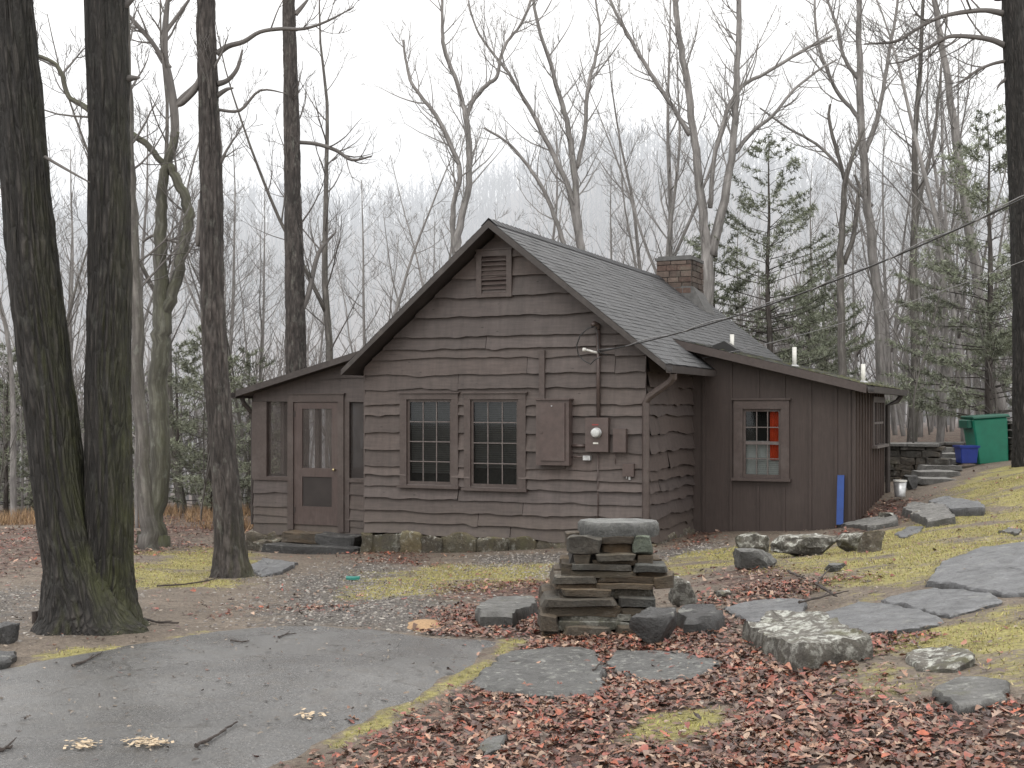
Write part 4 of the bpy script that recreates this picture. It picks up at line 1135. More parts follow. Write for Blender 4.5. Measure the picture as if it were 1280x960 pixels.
slab('flat_rock', 'dark pointed flat stone at the left edge beside the driveway', 'rock', [(-14, 822), (0, 813), (25, 812), (12, 824), (-6, 829)], .07, R_DARK, 17, up=.05)
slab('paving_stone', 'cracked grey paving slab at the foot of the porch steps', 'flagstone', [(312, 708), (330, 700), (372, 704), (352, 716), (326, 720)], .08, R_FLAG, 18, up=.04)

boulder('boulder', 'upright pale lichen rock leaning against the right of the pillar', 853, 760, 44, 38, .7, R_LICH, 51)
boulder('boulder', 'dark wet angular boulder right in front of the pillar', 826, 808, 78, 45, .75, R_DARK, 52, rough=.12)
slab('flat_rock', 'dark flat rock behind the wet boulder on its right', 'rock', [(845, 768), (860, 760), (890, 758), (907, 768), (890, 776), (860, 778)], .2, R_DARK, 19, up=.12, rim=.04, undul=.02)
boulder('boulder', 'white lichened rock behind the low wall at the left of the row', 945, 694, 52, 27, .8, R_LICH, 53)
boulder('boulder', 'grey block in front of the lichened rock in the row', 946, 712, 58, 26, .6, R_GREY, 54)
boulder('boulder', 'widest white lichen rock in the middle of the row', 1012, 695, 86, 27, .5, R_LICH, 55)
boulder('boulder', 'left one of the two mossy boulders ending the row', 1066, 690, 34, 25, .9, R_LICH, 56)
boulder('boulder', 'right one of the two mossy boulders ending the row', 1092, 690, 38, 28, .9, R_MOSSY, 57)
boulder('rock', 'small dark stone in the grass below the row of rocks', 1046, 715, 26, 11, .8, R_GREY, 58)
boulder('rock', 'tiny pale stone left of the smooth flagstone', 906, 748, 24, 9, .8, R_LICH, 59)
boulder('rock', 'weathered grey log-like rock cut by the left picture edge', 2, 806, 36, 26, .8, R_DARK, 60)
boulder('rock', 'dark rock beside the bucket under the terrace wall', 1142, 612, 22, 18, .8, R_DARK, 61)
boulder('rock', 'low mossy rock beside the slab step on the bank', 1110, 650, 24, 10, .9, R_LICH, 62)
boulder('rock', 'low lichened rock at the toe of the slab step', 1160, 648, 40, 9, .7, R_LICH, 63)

# stacked stone pillar
pg = gp(757, 792); kpp = F / (pg.y + .35)
PY0 = pg.y + .40; kpp = F / (PY0 - .36)
pillar = thing('stone_pillar', 'dry stacked fieldstone pillar with a round flat cap slab', 'stone pillar', (at(757, 790, PY0).x, PY0, H(at(757, 790, PY0).x, PY0)))
pz = pillar.location.z; pxx = pillar.location.x
def prz(py): return CAMZ - (py - HY) / kpp - pz
def prx(px): return (px - CX) / kpp - pxx
LAY = [(672, 694, [(710, 752, 1), (752, 795, 2), (795, 816, 3)]), (693, 709, [(719, 740, 2), (740, 797, 2), (797, 818, 0)]), (706, 722, [(702, 716, 0), (715, 795, 2), (795, 835, 2)]),
       (720, 736, [(692, 746, 2), (745, 820, 0), (819, 845, 0)]), (734, 752, [(700, 761, 0), (761, 819, 4)]), (745, 769, [(677, 774, 2), (774, 820, 2)]), (765, 786, [(675, 698, 1), (697, 793, 4), (793, 822, 0)]), (778, 800, [(677, 706, 0), (705, 766, 2), (766, 815, 2)])]
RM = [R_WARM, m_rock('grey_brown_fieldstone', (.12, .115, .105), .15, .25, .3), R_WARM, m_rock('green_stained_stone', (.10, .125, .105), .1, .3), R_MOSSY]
rg = random.Random(77)
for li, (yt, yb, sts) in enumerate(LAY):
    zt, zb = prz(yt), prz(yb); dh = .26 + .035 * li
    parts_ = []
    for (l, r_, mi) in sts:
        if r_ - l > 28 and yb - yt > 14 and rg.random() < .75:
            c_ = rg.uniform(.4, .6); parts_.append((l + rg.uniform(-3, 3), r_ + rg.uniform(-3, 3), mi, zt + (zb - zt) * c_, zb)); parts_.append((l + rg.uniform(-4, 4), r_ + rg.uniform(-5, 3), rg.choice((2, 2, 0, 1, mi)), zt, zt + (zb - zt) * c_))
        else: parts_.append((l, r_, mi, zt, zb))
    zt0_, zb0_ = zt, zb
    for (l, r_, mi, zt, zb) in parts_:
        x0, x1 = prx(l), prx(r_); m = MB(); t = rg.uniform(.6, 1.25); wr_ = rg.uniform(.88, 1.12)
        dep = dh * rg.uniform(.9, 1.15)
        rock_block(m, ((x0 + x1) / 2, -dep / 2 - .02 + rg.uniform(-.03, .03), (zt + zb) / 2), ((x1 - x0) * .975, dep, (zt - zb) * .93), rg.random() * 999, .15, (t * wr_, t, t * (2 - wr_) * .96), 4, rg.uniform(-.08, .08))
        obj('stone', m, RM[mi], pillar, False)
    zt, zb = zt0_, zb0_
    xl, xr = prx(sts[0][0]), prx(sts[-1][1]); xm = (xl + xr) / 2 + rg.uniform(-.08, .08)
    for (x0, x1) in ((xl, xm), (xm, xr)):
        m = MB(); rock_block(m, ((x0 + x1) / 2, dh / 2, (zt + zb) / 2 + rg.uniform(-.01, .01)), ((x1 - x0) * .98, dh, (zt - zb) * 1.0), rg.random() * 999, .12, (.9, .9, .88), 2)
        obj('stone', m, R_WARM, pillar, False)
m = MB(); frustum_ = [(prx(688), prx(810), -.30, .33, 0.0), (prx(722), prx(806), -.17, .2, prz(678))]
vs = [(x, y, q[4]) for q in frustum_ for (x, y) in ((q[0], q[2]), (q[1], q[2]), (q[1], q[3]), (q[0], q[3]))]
m.add(vs, [(3, 2, 1, 0), (4, 5, 6, 7), (0, 1, 5, 4), (1, 2, 6, 5), (2, 3, 7, 6), (3, 0, 4, 7)]); obj('gap_shade_core', m, SHADEFILL, pillar)  # dark filler added so the gaps between stones read as shaded
xa, xb = prx(723), prx(827); cx_, rx = (xa + xb) / 2, (xb - xa) / 2
capo = [(cx_ + rx * math.cos(t) * (1 + .06 * math.sin(3 * t + 1)), .02 + .30 * math.sin(t) * (1 + .08 * math.cos(2 * t))) for t in np.linspace(0, 2 * math.pi, 15)[:-1]]
m = slab_mesh(capo, prz(675), prz(656.5), 88, .018, .04, .018, .006)
o = obj('cap_slab', m, R_PILC, pillar, True)
try: o.data.set_sharp_from_angle(angle=math.radians(40))
except Exception: pass

# porch steps
st = thing('porch_steps', 'rough stone steps below the screen door', 'steps', w(-1.4, .55, 0))
def step_stone(l, r_, yt, yb, b0, b1, mat, seed, name='step'):
    a0, zt = fac(l, yt, b0); a1, zb = fac(r_, yb, b0)
    m = MB(); rock_block(m, ((a0 + a1) / 2, (b0 + b1) / 2, (zt + zb) / 2), (a1 - a0, b1 - b0, zt - zb), seed, .12, (1, 1, 1), 4)
    p_ = w(-1.4, .55, 0)
    m.v = [tuple(w(*v) - p_) for v in m.v]
    return obj(name, m, mat, st)
step_stone(352, 398, 665, 681, .38, .75, R_WARM, 4); step_stone(392, 442, 668, 684, .36, .75, R_DARK, 5)
step_stone(326, 442, 680, 699, .0, .4, R_DARK, 6)
step_stone(316, 340, 676, 700, .3, .75, R_MOSSY, 8, 'side_stone')

# terrace wall and garden steps at the right rear
def stone_wall(name, label, p0, p1, zb, zt, thick, seed, mat, cap=True):
    p0, p1 = Vector(p0), Vector(p1); ln = (p1 - p0).length; d = (p1 - p0).normalized(); ang = math.atan2(d.y, d.x)
    t = thing(name, label, 'stone wall', (p0.x, p0.y, zb), ang)
    rg = random.Random(seed); m = MB(); z = 0; hgt = zt - zb
    while z < hgt - .03:
        h = min(rg.uniform(.09, .16), hgt - z); x = 0
        while x < ln:
            w_ = rg.uniform(.2, .5); q = rg.uniform(.6, 1.3)
            rock_block(m, (x + w_ / 2, rg.uniform(-.03, .03), z + h / 2), (w_ * .97, thick, h * .95), rg.random() * 999, .14, (q, q, q), 1); x += w_
        z += h
    obj('courses', m, mat, t)
    if cap:
        m = MB(); x = -.05
        while x < ln:
            w_ = rg.uniform(.4, .8); rock_block(m, (x + w_ / 2, 0, hgt + .03), (w_, thick * 1.25, .06), rg.random() * 999, .1, (1, 1, 1), 1); x += w_
        obj('coping', m, R_WHITE, t)
    return t
pa, pb_ = at(1098, 560, 25.5), at(1166, 556, 25.0)
stone_wall('terrace_wall', 'dark dry stone terrace wall with pale coping behind the lean-to', (pa.x, pa.y), (pb_.x, pb_.y), CAMZ - 1.62, CAMZ - .74, .4, 3, R_WALL)
pa, pb_ = at(1120, 555, 29.5), at(1200, 553, 30)
stone_wall('garden_wall', 'low pale capped stone wall farther back by the garden steps', (pa.x, pa.y), (pb_.x, pb_.y), CAMZ - 1.5, CAMZ - .84, .35, 4, R_WALL)
pa, pb_ = at(1259, 540, 25.5), at(1300, 535, 25.5)
stone_wall('retaining_wall', 'stacked stone wall standing between the green bin and the right tree', (pa.x, pa.y), (pb_.x, pb_.y), CAMZ - 1.1, CAMZ - .28, .4, 5, R_WALL)
gst = thing('garden_steps', 'flight of pale flat stone steps climbing beside the terrace wall', 'steps', gp(1180, 600))
for i, (l, r_, y) in enumerate(((1152, 1196, 600), (1150, 1200, 591), (1152, 1202, 583), (1158, 1202, 575), (1164, 1204, 568), (1170, 1192, 561))):
    p = at((l + r_) / 2, y, 23.2 + i * .75); k = F / p.y
    m = MB(); rock_block(m, tuple(p - gst.location + Vector((0, .25, -.03))), ((r_ - l) / k, .62, .11), 200 + i, .12, (1.15, 1.15, 1.15), 2); obj('step', m, R_WHITE, gst)
    m = MB(); rock_block(m, tuple(p - gst.location + Vector((0, .35, -.22))), ((r_ - l) / k * .9, .5, .28), 230 + i, .12, (1, 1, 1), 1); obj('riser', m, R_WALL, gst)

def smooth_path(P, R, k=4):
    n = len(P); po, ro = [], []
    for i in range(n - 1):
        p0, p1, p2, p3 = P[max(0, i - 1)], P[i], P[i + 1], P[min(n - 1, i + 2)]
        for j in range(k):
            t = j / k
            po.append(.5 * ((2 * p1) + (p2 - p0) * t + (2 * p0 - 5 * p1 + 4 * p2 - p3) * t * t + (3 * p1 - p0 - 3 * p2 + p3) * t ** 3)); ro.append(R[i] + (R[i + 1] - R[i]) * t)
    po.append(P[-1]); ro.append(R[-1]); return po, ro
# bins, bucket, board, litter
gb = gp(1238, 580); Yb = 25.6; bp = at(1236, 579, Yb); kb = F / Yb
bin_ = thing('garbage_bin', 'tall green wheeled garbage bin tilted on the bank', 'bin', bp)
m = MB(); wt, wb_, hb = 43 / kb / 2, 37 / kb / 2, 60 / kb
def frustum(m, wb, wt, db, dt, z0, z1, sk=0, col=None):
    vs = [(-wb, -db, z0), (wb, -db, z0), (wb, db, z0), (-wb, db, z0), (-wt + sk, -dt, z1), (wt + sk, -dt, z1), (wt + sk, dt, z1), (-wt + sk, dt, z1)]
    m.add(vs, [(3, 2, 1, 0), (4, 5, 6, 7), (0, 1, 5, 4), (1, 2, 6, 5), (2, 3, 7, 6), (3, 0, 4, 7)], col)
frustum(m, wb_, wt, .28, .33, .0, hb - .06, -.03)
o = obj('bin_body', m, GREENP, bin_); o.modifiers.new('b', 'BEVEL').width = .025; o.rotation_euler = (0, math.radians(-4), 0)
m = MB(); frustum(m, wt + .03, wt + .02, .36, .34, hb - .058, hb + .01, -.03); m.box(-wt - .12, -wt - .02, -.25, .25, hb - .24, hb - .06)
o = obj('bin_lid', m, GREEND, bin_); o.modifiers.new('b', 'BEVEL').width = .018; o.rotation_euler = (0, math.radians(-4), 0)
m = MB()
for x in (-.22, .22): m.tube([(x - .03, .3, .1), (x + .03, .3, .1)], .1, 14)
obj('wheel', m, CABLE, bin_)
tp = at(1208, 579, 25.2); m = MB(); k2 = F / 25.2
tub = thing('recycling_tub', 'blue plastic recycling tub left of the green bin', 'tub', tp)
frustum(m, 19 / k2 / 2, 23 / k2 / 2, .16, .19, 0, 22 / k2); o = obj('tub_body', m, BLUETUB, tub); o.modifiers.new('b', 'BEVEL').width = .015
m = MB(); frustum(m, 25 / k2 / 2, 25.5 / k2 / 2, .205, .21, 22 / k2 - .04, 22 / k2 + .005); obj('tub_rim', m, BLUETUB, tub)
bk = at(1125, 621, 21.8); kk = F / 21.8
bu = thing('metal_bucket', 'small galvanised bucket with a white lid beside the lean-to', 'bucket', bk)
m = MB(); m.tube([(0, 0, 0), (0, 0, .02), (0, 0, 19 / kk)], [6.5 / kk, 6.5 / kk, 8 / kk], 18); obj('bucket_body', m, GALV, bu, True)
m = MB(); m.tube([(0, 0, 19 / kk), (0, 0, 21 / kk)], [8.6 / kk, 8.6 / kk], 18); obj('bucket_lid', m, WHITE, bu)
a0, z0 = fac(1046.5, 655, LB - .1); a1, z1 = fac(1055.5, 594, LB - .06)
m = MB(); q = [w(a0, LB - .16, z0), w(a1, LB - .16, z0), w(a1, LB - .05, z1), w(a0, LB - .05, z1)]; q2 = [p - VX * .03 for p in q]
m.add(q2 + q, [(0, 1, 2, 3), (7, 6, 5, 4), (0, 4, 5, 1), (1, 5, 6, 2), (2, 6, 7, 3), (3, 7, 4, 0)])
o = obj('blue_board', m, BLUEP); recenter(o); tag(o, 'bright blue narrow board leaning against the lean-to corner', 'board')
def stick(label, pp, r, mat=TWIG, lift=.03, name='stick'):
    P = [gp(*p) + Vector((0, 0, lift)) for p in pp]; m = MB(); rq = random.Random(label); P, R_ = smooth_path(P, [r] * len(P), 5); n = len(P)
    P = [p + Vector((rq.gauss(0, .35), rq.gauss(0, .35), rq.uniform(0, .3))) * r for p in P]
    m.tube(P, [r * (1 - .6 * i / n) * rq.uniform(.7, 1.15) for i in range(n)], 6, jit=.15, rng=rq)
    k_ = n // 2; dv_ = (P[k_] - P[k_ - 1]).normalized(); m.tube([P[k_], P[k_] + dv_ * r * 4 + Vector((0, r * 3, r * .5)), P[k_] + dv_ * r * 8 + Vector((0, r * 4.5, r))], [r * .5, r * .4, r * .2], 5); o = obj(name, m, mat); recenter(o); return tag(o, label, 'stick')
stick('long dark stick lying on the driveway near the bottom', [(243, 943), (262, 935), (280, 922), (297, 911)], .011, lift=.036)
stick('thin bent twig on the driveway below the left tree', [(90, 840), (110, 832), (128, 822)], .010, lift=.034)
stick('short twig on the far part of the driveway, left', [(288, 806), (300, 808), (312, 807)], .008, lift=.032)
stick('short twig on the far part of the driveway, right', [(348, 802), (358, 799), (370, 798)], .008, lift=.032)
stick('dark twig lying between tree base and driveway', [(180, 778), (200, 782), (225, 782)], .014, lift=.02)
stick('long thin stick in the leaves by the mossy slab', [(195, 735), (230, 733), (265, 727), (272, 722)], .012, lift=.02)
stick('short stick lying at the left edge of the driveway', [(0, 948), (14, 944)], .012, lift=.034)
stick('dark branch lying across the smooth flagstone', [(1000, 765), (1030, 757), (1060, 750)], .012, lift=.07)
stick('broken branch sticking out of the leaves by the flagstones', [(1020, 738), (1035, 750), (1045, 755)], .018, lift=.06)
stick('bent twig beside the broken branch', [(985, 722), (1000, 730), (1008, 732)], .014, lift=.06)
stick('thin twig on top of the dark slate flagstone', [(742, 848), (752, 838), (756, 833)], .007, lift=.05)
stick('curved twig in front of the row of rocks', [(1020, 738), (1030, 725), (1036, 718)], .010, lift=.05)
for i, (px, py) in enumerate(((42, 780), (47, 779))):
    p = gp(px, py); m = MB(); m.tube([p - Vector((0, 0, .05)), p + Vector((.005, 0, .05)), p + Vector((0, 0, .10))], .018, 8); o = obj('stake', m, TWIG); recenter(o)
    tag(o, ('left' if i == 0 else 'right') + ' one of two short brown stakes left of the big oak', 'stake', 'short stakes left of the oak')
def chips(label, px, py, wpx, hpx, n, seed, mat=CHIP, s=.015):
    rg = random.Random(seed); m = MB()
    for i in range(n):
        p = gp(px + rg.gauss(0, wpx / 2), py + rg.gauss(0, hpx / 2)); a = rg.uniform(0, 6.3); q = s * rg.uniform(.4, 1.3)
        u_ = Vector((math.cos(a), math.sin(a), rg.uniform(-.2, .2))) * q; v_ = Vector((-math.sin(a), math.cos(a), rg.uniform(-.2, .2))) * q * .5; c = p + Vector((0, 0, .034 + rg.uniform(0, .01)))
        m.quad(c - u_ - v_, c + u_ - v_, c + u_ + v_, c - u_ + v_)
    o = obj('wood_chips', m, mat); tag(o, label, 'wood chips', kind='stuff')
chips('pale wood chips on the driveway, right patch', 183, 938, 24, 6, 110, 1); chips('orange wood chips on the driveway, left patch', 105, 941, 18, 5, 60, 2); chips('scattered chips at the right of the driveway', 385, 903, 26, 6, 26, 3)
# sawdust pile
p = gp(530, 782); m = MB(); rg = random.Random(8); nn = 22; vs = []
for j, (rr, hh) in enumerate(((1.0, -.01), (.8, .012), (.5, .026), (.2, .034))):
    for i in range(nn):
        t = 2 * math.pi * i / nn; q = 1 + .25 * noise.noise(Vector((math.cos(t) * 2, math.sin(t) * 2, j))); X_, Y_ = p.x + .15 * rr * q * math.cos(t), p.y + .33 * rr * q * math.sin(t); vs.append((X_, Y_, H(X_, Y_) + hh))
vs.append((p.x, p.y, p.z + .036)); fs = [(j * nn + i, j * nn + (i + 1) % nn, (j + 1) * nn + (i + 1) % nn, (j + 1) * nn + i) for j in range(3) for i in range(nn)] + [(3 * nn + i, 3 * nn + (i + 1) % nn, 4 * nn) for i in range(nn)]
m.add(vs, fs); o = obj('sawdust_pile', m, SAW, None, True); tag(o, 'small heap of orange sawdust at the driveway end', 'sawdust', kind='stuff')
p = gp(441, 726); m = MB(); rock_block(m, (0, 0, .03), (.15, .07, .03), 3, .3); o = obj('plastic_scrap', m, TEAL); o.location = p; tag(o, 'small teal plastic scrap on the gravel before the porch', 'litter')

# ------------------------------------------------------------------ trees
UPV = Vector((0, 0, 1))
def rdir(rg): return Vector((rg.gauss(0, 1), rg.gauss(0, 1), rg.gauss(0, 1))).normalized()
def twigs(mb, p, d, Ln, r, lev, rg, up=.12, wig=.14, kids=(3, 5)):
    n = 4 if lev == 0 else 6
    pts = [p.copy()]; ds = [d.copy()]
    for i in range(n):
        d = (d + rdir(rg) * wig + UPV * up).normalized(); pts.append(pts[-1] + d * Ln / n); ds.append(d)
    rr = [max(.004, r * (1 - .75 * i / n)) for i in range(n + 1)]
    mb.tube(pts, rr, 5 if r > .03 else (4 if r > .015 else 3), cap=False)
    if lev > 0:
        for k in range(rg.randint(*kids)):
            i = rg.randint(1 if lev > 1 else 2, n); q = rdir(rg); q = (q - ds[i] * q.dot(ds[i])).normalized()
            cd = (ds[i] * rg.uniform(.55, 1.0) + q * rg.uniform(.45, .9)).normalized()
            twigs(mb, pts[i], cd, Ln * rg.uniform(.4, .7) * (1.1 - .5 * i / n), max(.005, rr[i] * .62), lev - 1, rg, up, wig, kids)
def crown_on(mb, pts, rad, f0, f1, nb, Lb, lev, rg, side=None, up=.12, kids=(3, 5), rmax=.024, spread=.8):
    cum = [0]
    for a, b in zip(pts, pts[1:]): cum.append(cum[-1] + (b - a).length)
    T = cum[-1]
    for k in range(nb):
        s = T * (f0 + (f1 - f0) * ((k + rg.random()) / nb)); i = max(j for j in range(len(cum) - 1) if cum[j] <= s + 1e-9)
        t = (s - cum[i]) / max(1e-6, cum[i + 1] - cum[i]); p = pts[i].lerp(pts[i + 1], t); r = rad[i] * (1 - t) + rad[i + 1] * t
        tg = (pts[i + 1] - pts[i]).normalized(); q = rdir(rg); q = (q - tg * q.dot(tg)).normalized()
        d = (tg * rg.uniform(.35, .8) + q * rg.uniform(.6, 1.0) * spread).normalized()
        twigs(mb, p, d, Lb * rg.uniform(.6, 1.15) * (1.1 - .55 * s / T), min(rmax, max(.008, r * rg.uniform(.35, .6))), lev, rg, up, kids=kids)
def rough_trunk(mb, P, R, n, rg, amp, flare=0.0, ridge=.012, vst=1.6):
    """thick trunk with lumps and furrowed bark"""
    ln = sum((b - a).length for a, b in zip(P[:-2], P[1:-1])) / max(1, len(P) - 2)
    P, R = smooth_path(P, R, max(8, min(26, int(ln / .07)))); o0 = len(mb.v); mb.tube(P, R, n); sd = rg.uniform(0, 99)
    for i in range(len(P)):
        c = P[i]; r_ = R[i]
        for k in range(n):
            j = o0 + i * n + k; v = Vector(mb.v[j]); q = v - c; a = 2 * math.pi * k / n
            hgt = v.z - P[0].z; ca, sa = math.cos(a), math.sin(a)
            f = 1 + amp * (noise.noise(Vector((ca * 1.6 + sd, sa * 1.6, hgt * .9))) + .6 * noise.noise(Vector((ca * 5 + sd, sa * 5, hgt * 2.2))))
            if flare: f *= 1 + flare * math.exp(-max(0, hgt - .2) / .24) * (1 + .55 * math.sin(a * 4 + sd) + .4 * math.sin(a * 7 + 2 * sd))
            w_ = .35 * noise.noise(Vector((ca * 3 + sd, sa * 3, hgt * 3)))
            rr = abs(noise.noise(Vector((ca * r_ * 17 + w_ + sd, sa * r_ * 17 + w_, hgt * vst)))) + .6 * abs(noise.noise(Vector((ca * r_ * 36 + sd, sa * r_ * 36 + w_, hgt * vst * 2.6 + 7))))
            rr = min(1, rr * 1.9)
            mb.v[j] = tuple(c + q * (f + (rr - .5) * ridge / max(r_, .03)))
            t = .35 + .85 * rr; mb.c[j] = (t, t, t)
def keyed(name, label, Y, stems, bmat, tmat, seed, crown=(), n=9, rough=0, flare=0.0, base_sink=.3, kids=(3, 5), group=None, branch_stems=(), lev=2, ridge=.012, vst=1.6):
    """stems: lists of (px, py, width px[, dY]); stems seen in the photo, standing at depth Y"""
    rg = random.Random(seed); S = []
    for st_ in list(stems) + list(branch_stems):
        P = [at(q[0], q[1], Y + (q[3] if len(q) > 3 else 0)) for q in st_]; R = [q[2] / 2 / F * Y for q in st_]; S.append((P, R))
    b = S[0][0][0].copy(); base = Vector((b.x, b.y, H(b.x, b.y)))
    t = thing(name, label, 'tree', base, 0, group)
    mt = MB()
    for i, (P, R) in enumerate(S[:len(stems)]):
        P = [p - base for p in P]
        if i == 0 or rough: 
            if P[0].z > -.05 and i == 0: P.insert(0, Vector((P[0].x, P[0].y, -base_sink))); R.insert(0, R[0] * 1.15)
        if rough: rough_trunk(mt, P, R, n, rg, rough, flare, ridge, vst)
        else:
            P2, R2 = smooth_path(P, R); P2 = [p + rdir(rg) * .25 * r_ for p, r_ in zip(P2, R2)]; mt.tube(P2, R2, n)
    obj('trunk', mt, bmat, t, True)
    mc = MB()
    for P, R in S[len(stems):]:
        P2, R2 = smooth_path([p - base for p in P], R[:-1] + [R[-1] * .55]); mc.tube(P2, R2, 7)
        if len(P) > 4: crown_on(mc, P2, R2, .35, 1, 7, 1.1 * Y / 25, 1, rg, kids=(2, 4))
    for (si, f0, f1, nb, Lb) in crown:
        P, R = S[si]; P2, R2 = smooth_path([p - base for p in P if True], R[-len(P):] if len(R) > len(P) else R); crown_on(mc, P2, R2, f0, f1, nb, Lb, lev, rg, kids=kids)
    if mc.v: obj('crown', mc, tmat, t, True)
    return t

# -- the near ones
keyed('oak_tree', 'big dark twin trunked oak with green moss in the left foreground', 9.75,
      [[(112, 812, 150), (108, 790, 122), (104, 760, 96), (92, 700, 72), (80, 640, 64), (62, 500, 60), (44, 350, 59), (30, 200, 56), (12, 0, 52), (-10, -250, 46), (-20, -700, 30)],
       [(118, 812, 130, .12), (124, 790, 104, .1), (130, 750, 78, .08), (134, 700, 60, .05), (136, 600, 54), (135, 480, 53), (137, 330, 51), (136, 160, 49), (133, 0, 50), (128, -250, 44), (120, -700, 30)]],
      BARK_OAK, TWIGM, 11, crown=[(0, .75, 1, 8, 2.6), (1, .75, 1, 8, 2.6)], n=120, rough=.06, flare=.15, ridge=.022, branch_stems=[[(152, 100, 12), (162, 98, 9), (175, 97, 4)], [(150, 8, 16), (160, 3, 9), (172, -8, 6)], [(56, 196, 4, -.1), (80, 210, 3.5, -.2), (112, 228, 3, -.3)]])
keyed('hickory_tree', 'shaggy grey barked tree standing before the porch corner', 14.8,
      [[(290, 730, 48), (289, 722, 42), (288, 700, 36), (285, 640, 34), (278, 560, 32), (271, 480, 29), (266, 400, 28), (265, 320, 28), (264, 230, 27), (261, 130, 24), (258, 40, 22), (257, -60, 20), (254, -300, 14)]],
      BARK_FLAKY, TWIGM, 12, crown=[(0, .45, .62, 4, .9), (0, .8, 1, 10, 2.0)], n=80, rough=.08, flare=.18, ridge=.024, vst=3.2,
      branch_stems=[[(271, 68, 9), (285, 58, 7), (305, 52, 6), (325, 40, 5), (352, 36, 5), (380, 36, 4), (410, 26, 3), (440, 10, 2)], [(272, 105, 8), (285, 100, 6), (297, 85, 5), (303, 62, 4)], [(271, 120, 7), (283, 112, 5), (292, 110, 3)], [(251, 95, 6), (243, 112, 9), (228, 128, 8), (222, 132, 7)], [(270, 210, 8), (276, 185, 5), (272, 165, 3)], [(252, 250, 9), (248, 300, 8), (247, 308, 3)], [(272, 137, 4), (300, 138, 4), (325, 113, 3), (358, 117, 2)]])
keyed('tall_tree', 'tall straight shaggy trunk rising behind the porch roof', 27.0,
      [[(371, 640, 32), (371, 520, 29), (370, 450, 25), (369, 400, 24), (368, 330, 23), (366, 250, 20), (365, 180, 20), (363, 90, 17), (361, 0, 15), (360, -120, 12), (358, -300, 6)]],
      BARK_FLAKY, TWIGM, 13, crown=[(0, .35, .55, 6, 1.6), (0, .8, 1, 12, 3.0)], n=48, rough=.07, ridge=.026, vst=2.4,
      branch_stems=[[(369, 18, 7), (378, 8, 5), (386, -2, 4)], [(374, 395, 7), (385, 370, 7), (394, 330, 6), (402, 310, 5), (420, 290, 4)], [(373, 178, 5), (395, 180, 5), (420, 188, 5), (440, 200, 4), (465, 195, 3)]])
keyed('crooked_tree', 'crooked forked tree with mossy arched limbs behind the big oak', 20.6,
      [[(189, 684, 44), (190, 676, 34), (194, 640, 27), (199, 560, 24), (199, 480, 23), (200, 430, 23), (202, 395, 24), (200, 340, 17), (201, 280, 15), (202, 240, 13), (206, 214, 12), (213, 192, 11), (218, 165, 11)],
       [(203, 400, 18), (213, 375, 15), (222, 345, 14), (229, 310, 13), (236, 275, 14), (232, 250, 13), (224, 230, 12), (215, 212, 11), (208, 206, 10)],
       [(207, 210, 9), (196, 195, 8), (182, 180, 8), (168, 170, 8), (150, 155, 8), (118, 142, 8), (100, 130, 7), (85, 120, 6), (78, 95, 6), (66, 78, 5), (40, 68, 5)]],
      BARK_MOSSY, TWIGM, 14, crown=[(2, .4, 1, 7, 1.6), (1, .3, .9, 4, 1.1)], n=12,
      branch_stems=[[(217, 172, 10), (219, 160, 11), (217, 130, 11), (212, 100, 10), (206, 70, 9), (207, 30, 8), (212, -20, 7)], [(218, 135, 8), (228, 122, 7), (246, 105, 6), (252, 90, 5)], [(212, 85, 7), (200, 68, 6), (188, 50, 6), (170, 30, 6), (155, 12, 5)], [(207, 40, 6), (216, 28, 5), (228, 12, 5), (240, -6, 4)], [(178, 303, 3), (190, 295, 4), (205, 298, 4), (225, 305, 3), (240, 318, 2)]])
keyed('slim_tree', 'slim pale trunk half hidden behind the right oak stem', 19.6,
      [[(187, 672, 24), (184, 640, 19), (178, 560, 17), (173, 470, 16), (170, 380, 15), (166, 290, 14), (163, 200, 12), (160, 100, 10), (155, -50, 8)]],
      BARK_MID, TWIGM, 15, crown=[(0, .4, 1, 9, 1.8)], n=10)
keyed('edge_tree', 'dark trunk with long bare limbs cut by the right picture edge', 23.5,
      [[(1286, 590, 44), (1284, 575, 34), (1282, 520, 29), (1281, 420, 28), (1278, 300, 27), (1274, 200, 27), (1270, 100, 26), (1266, 0, 26), (1262, -120, 24), (1258, -400, 14)]],
      BARK_OAK, TWIGM, 16, crown=[(0, .7, 1, 8, 3), (1, .1, 1, 9, 1.7), (2, .1, 1, 9, 1.7), (3, .2, 1, 5, 1.0)], n=56, rough=.06, flare=.04, ridge=.03,
      branch_stems=[[(1255, 17, 9), (1232, 13, 6), (1205, 15, 6), (1180, 20, 5), (1160, 28, 5), (1140, 40, 4), (1118, 52, 4), (1080, 55, 3)], [(1256, 57, 8), (1240, 50, 7), (1215, 46, 6), (1185, 46, 5), (1160, 60, 4), (1135, 75, 3), (1110, 80, 2)], [(1258, 76, 5), (1240, 80, 4), (1222, 88, 4), (1205, 100, 3), (1190, 110, 2)], [(1258, -5, 8), (1245, -2, 7), (1232, -10, 5)], [(1262, 96, 7), (1250, 105, 3), (1246, 112, 2)]])
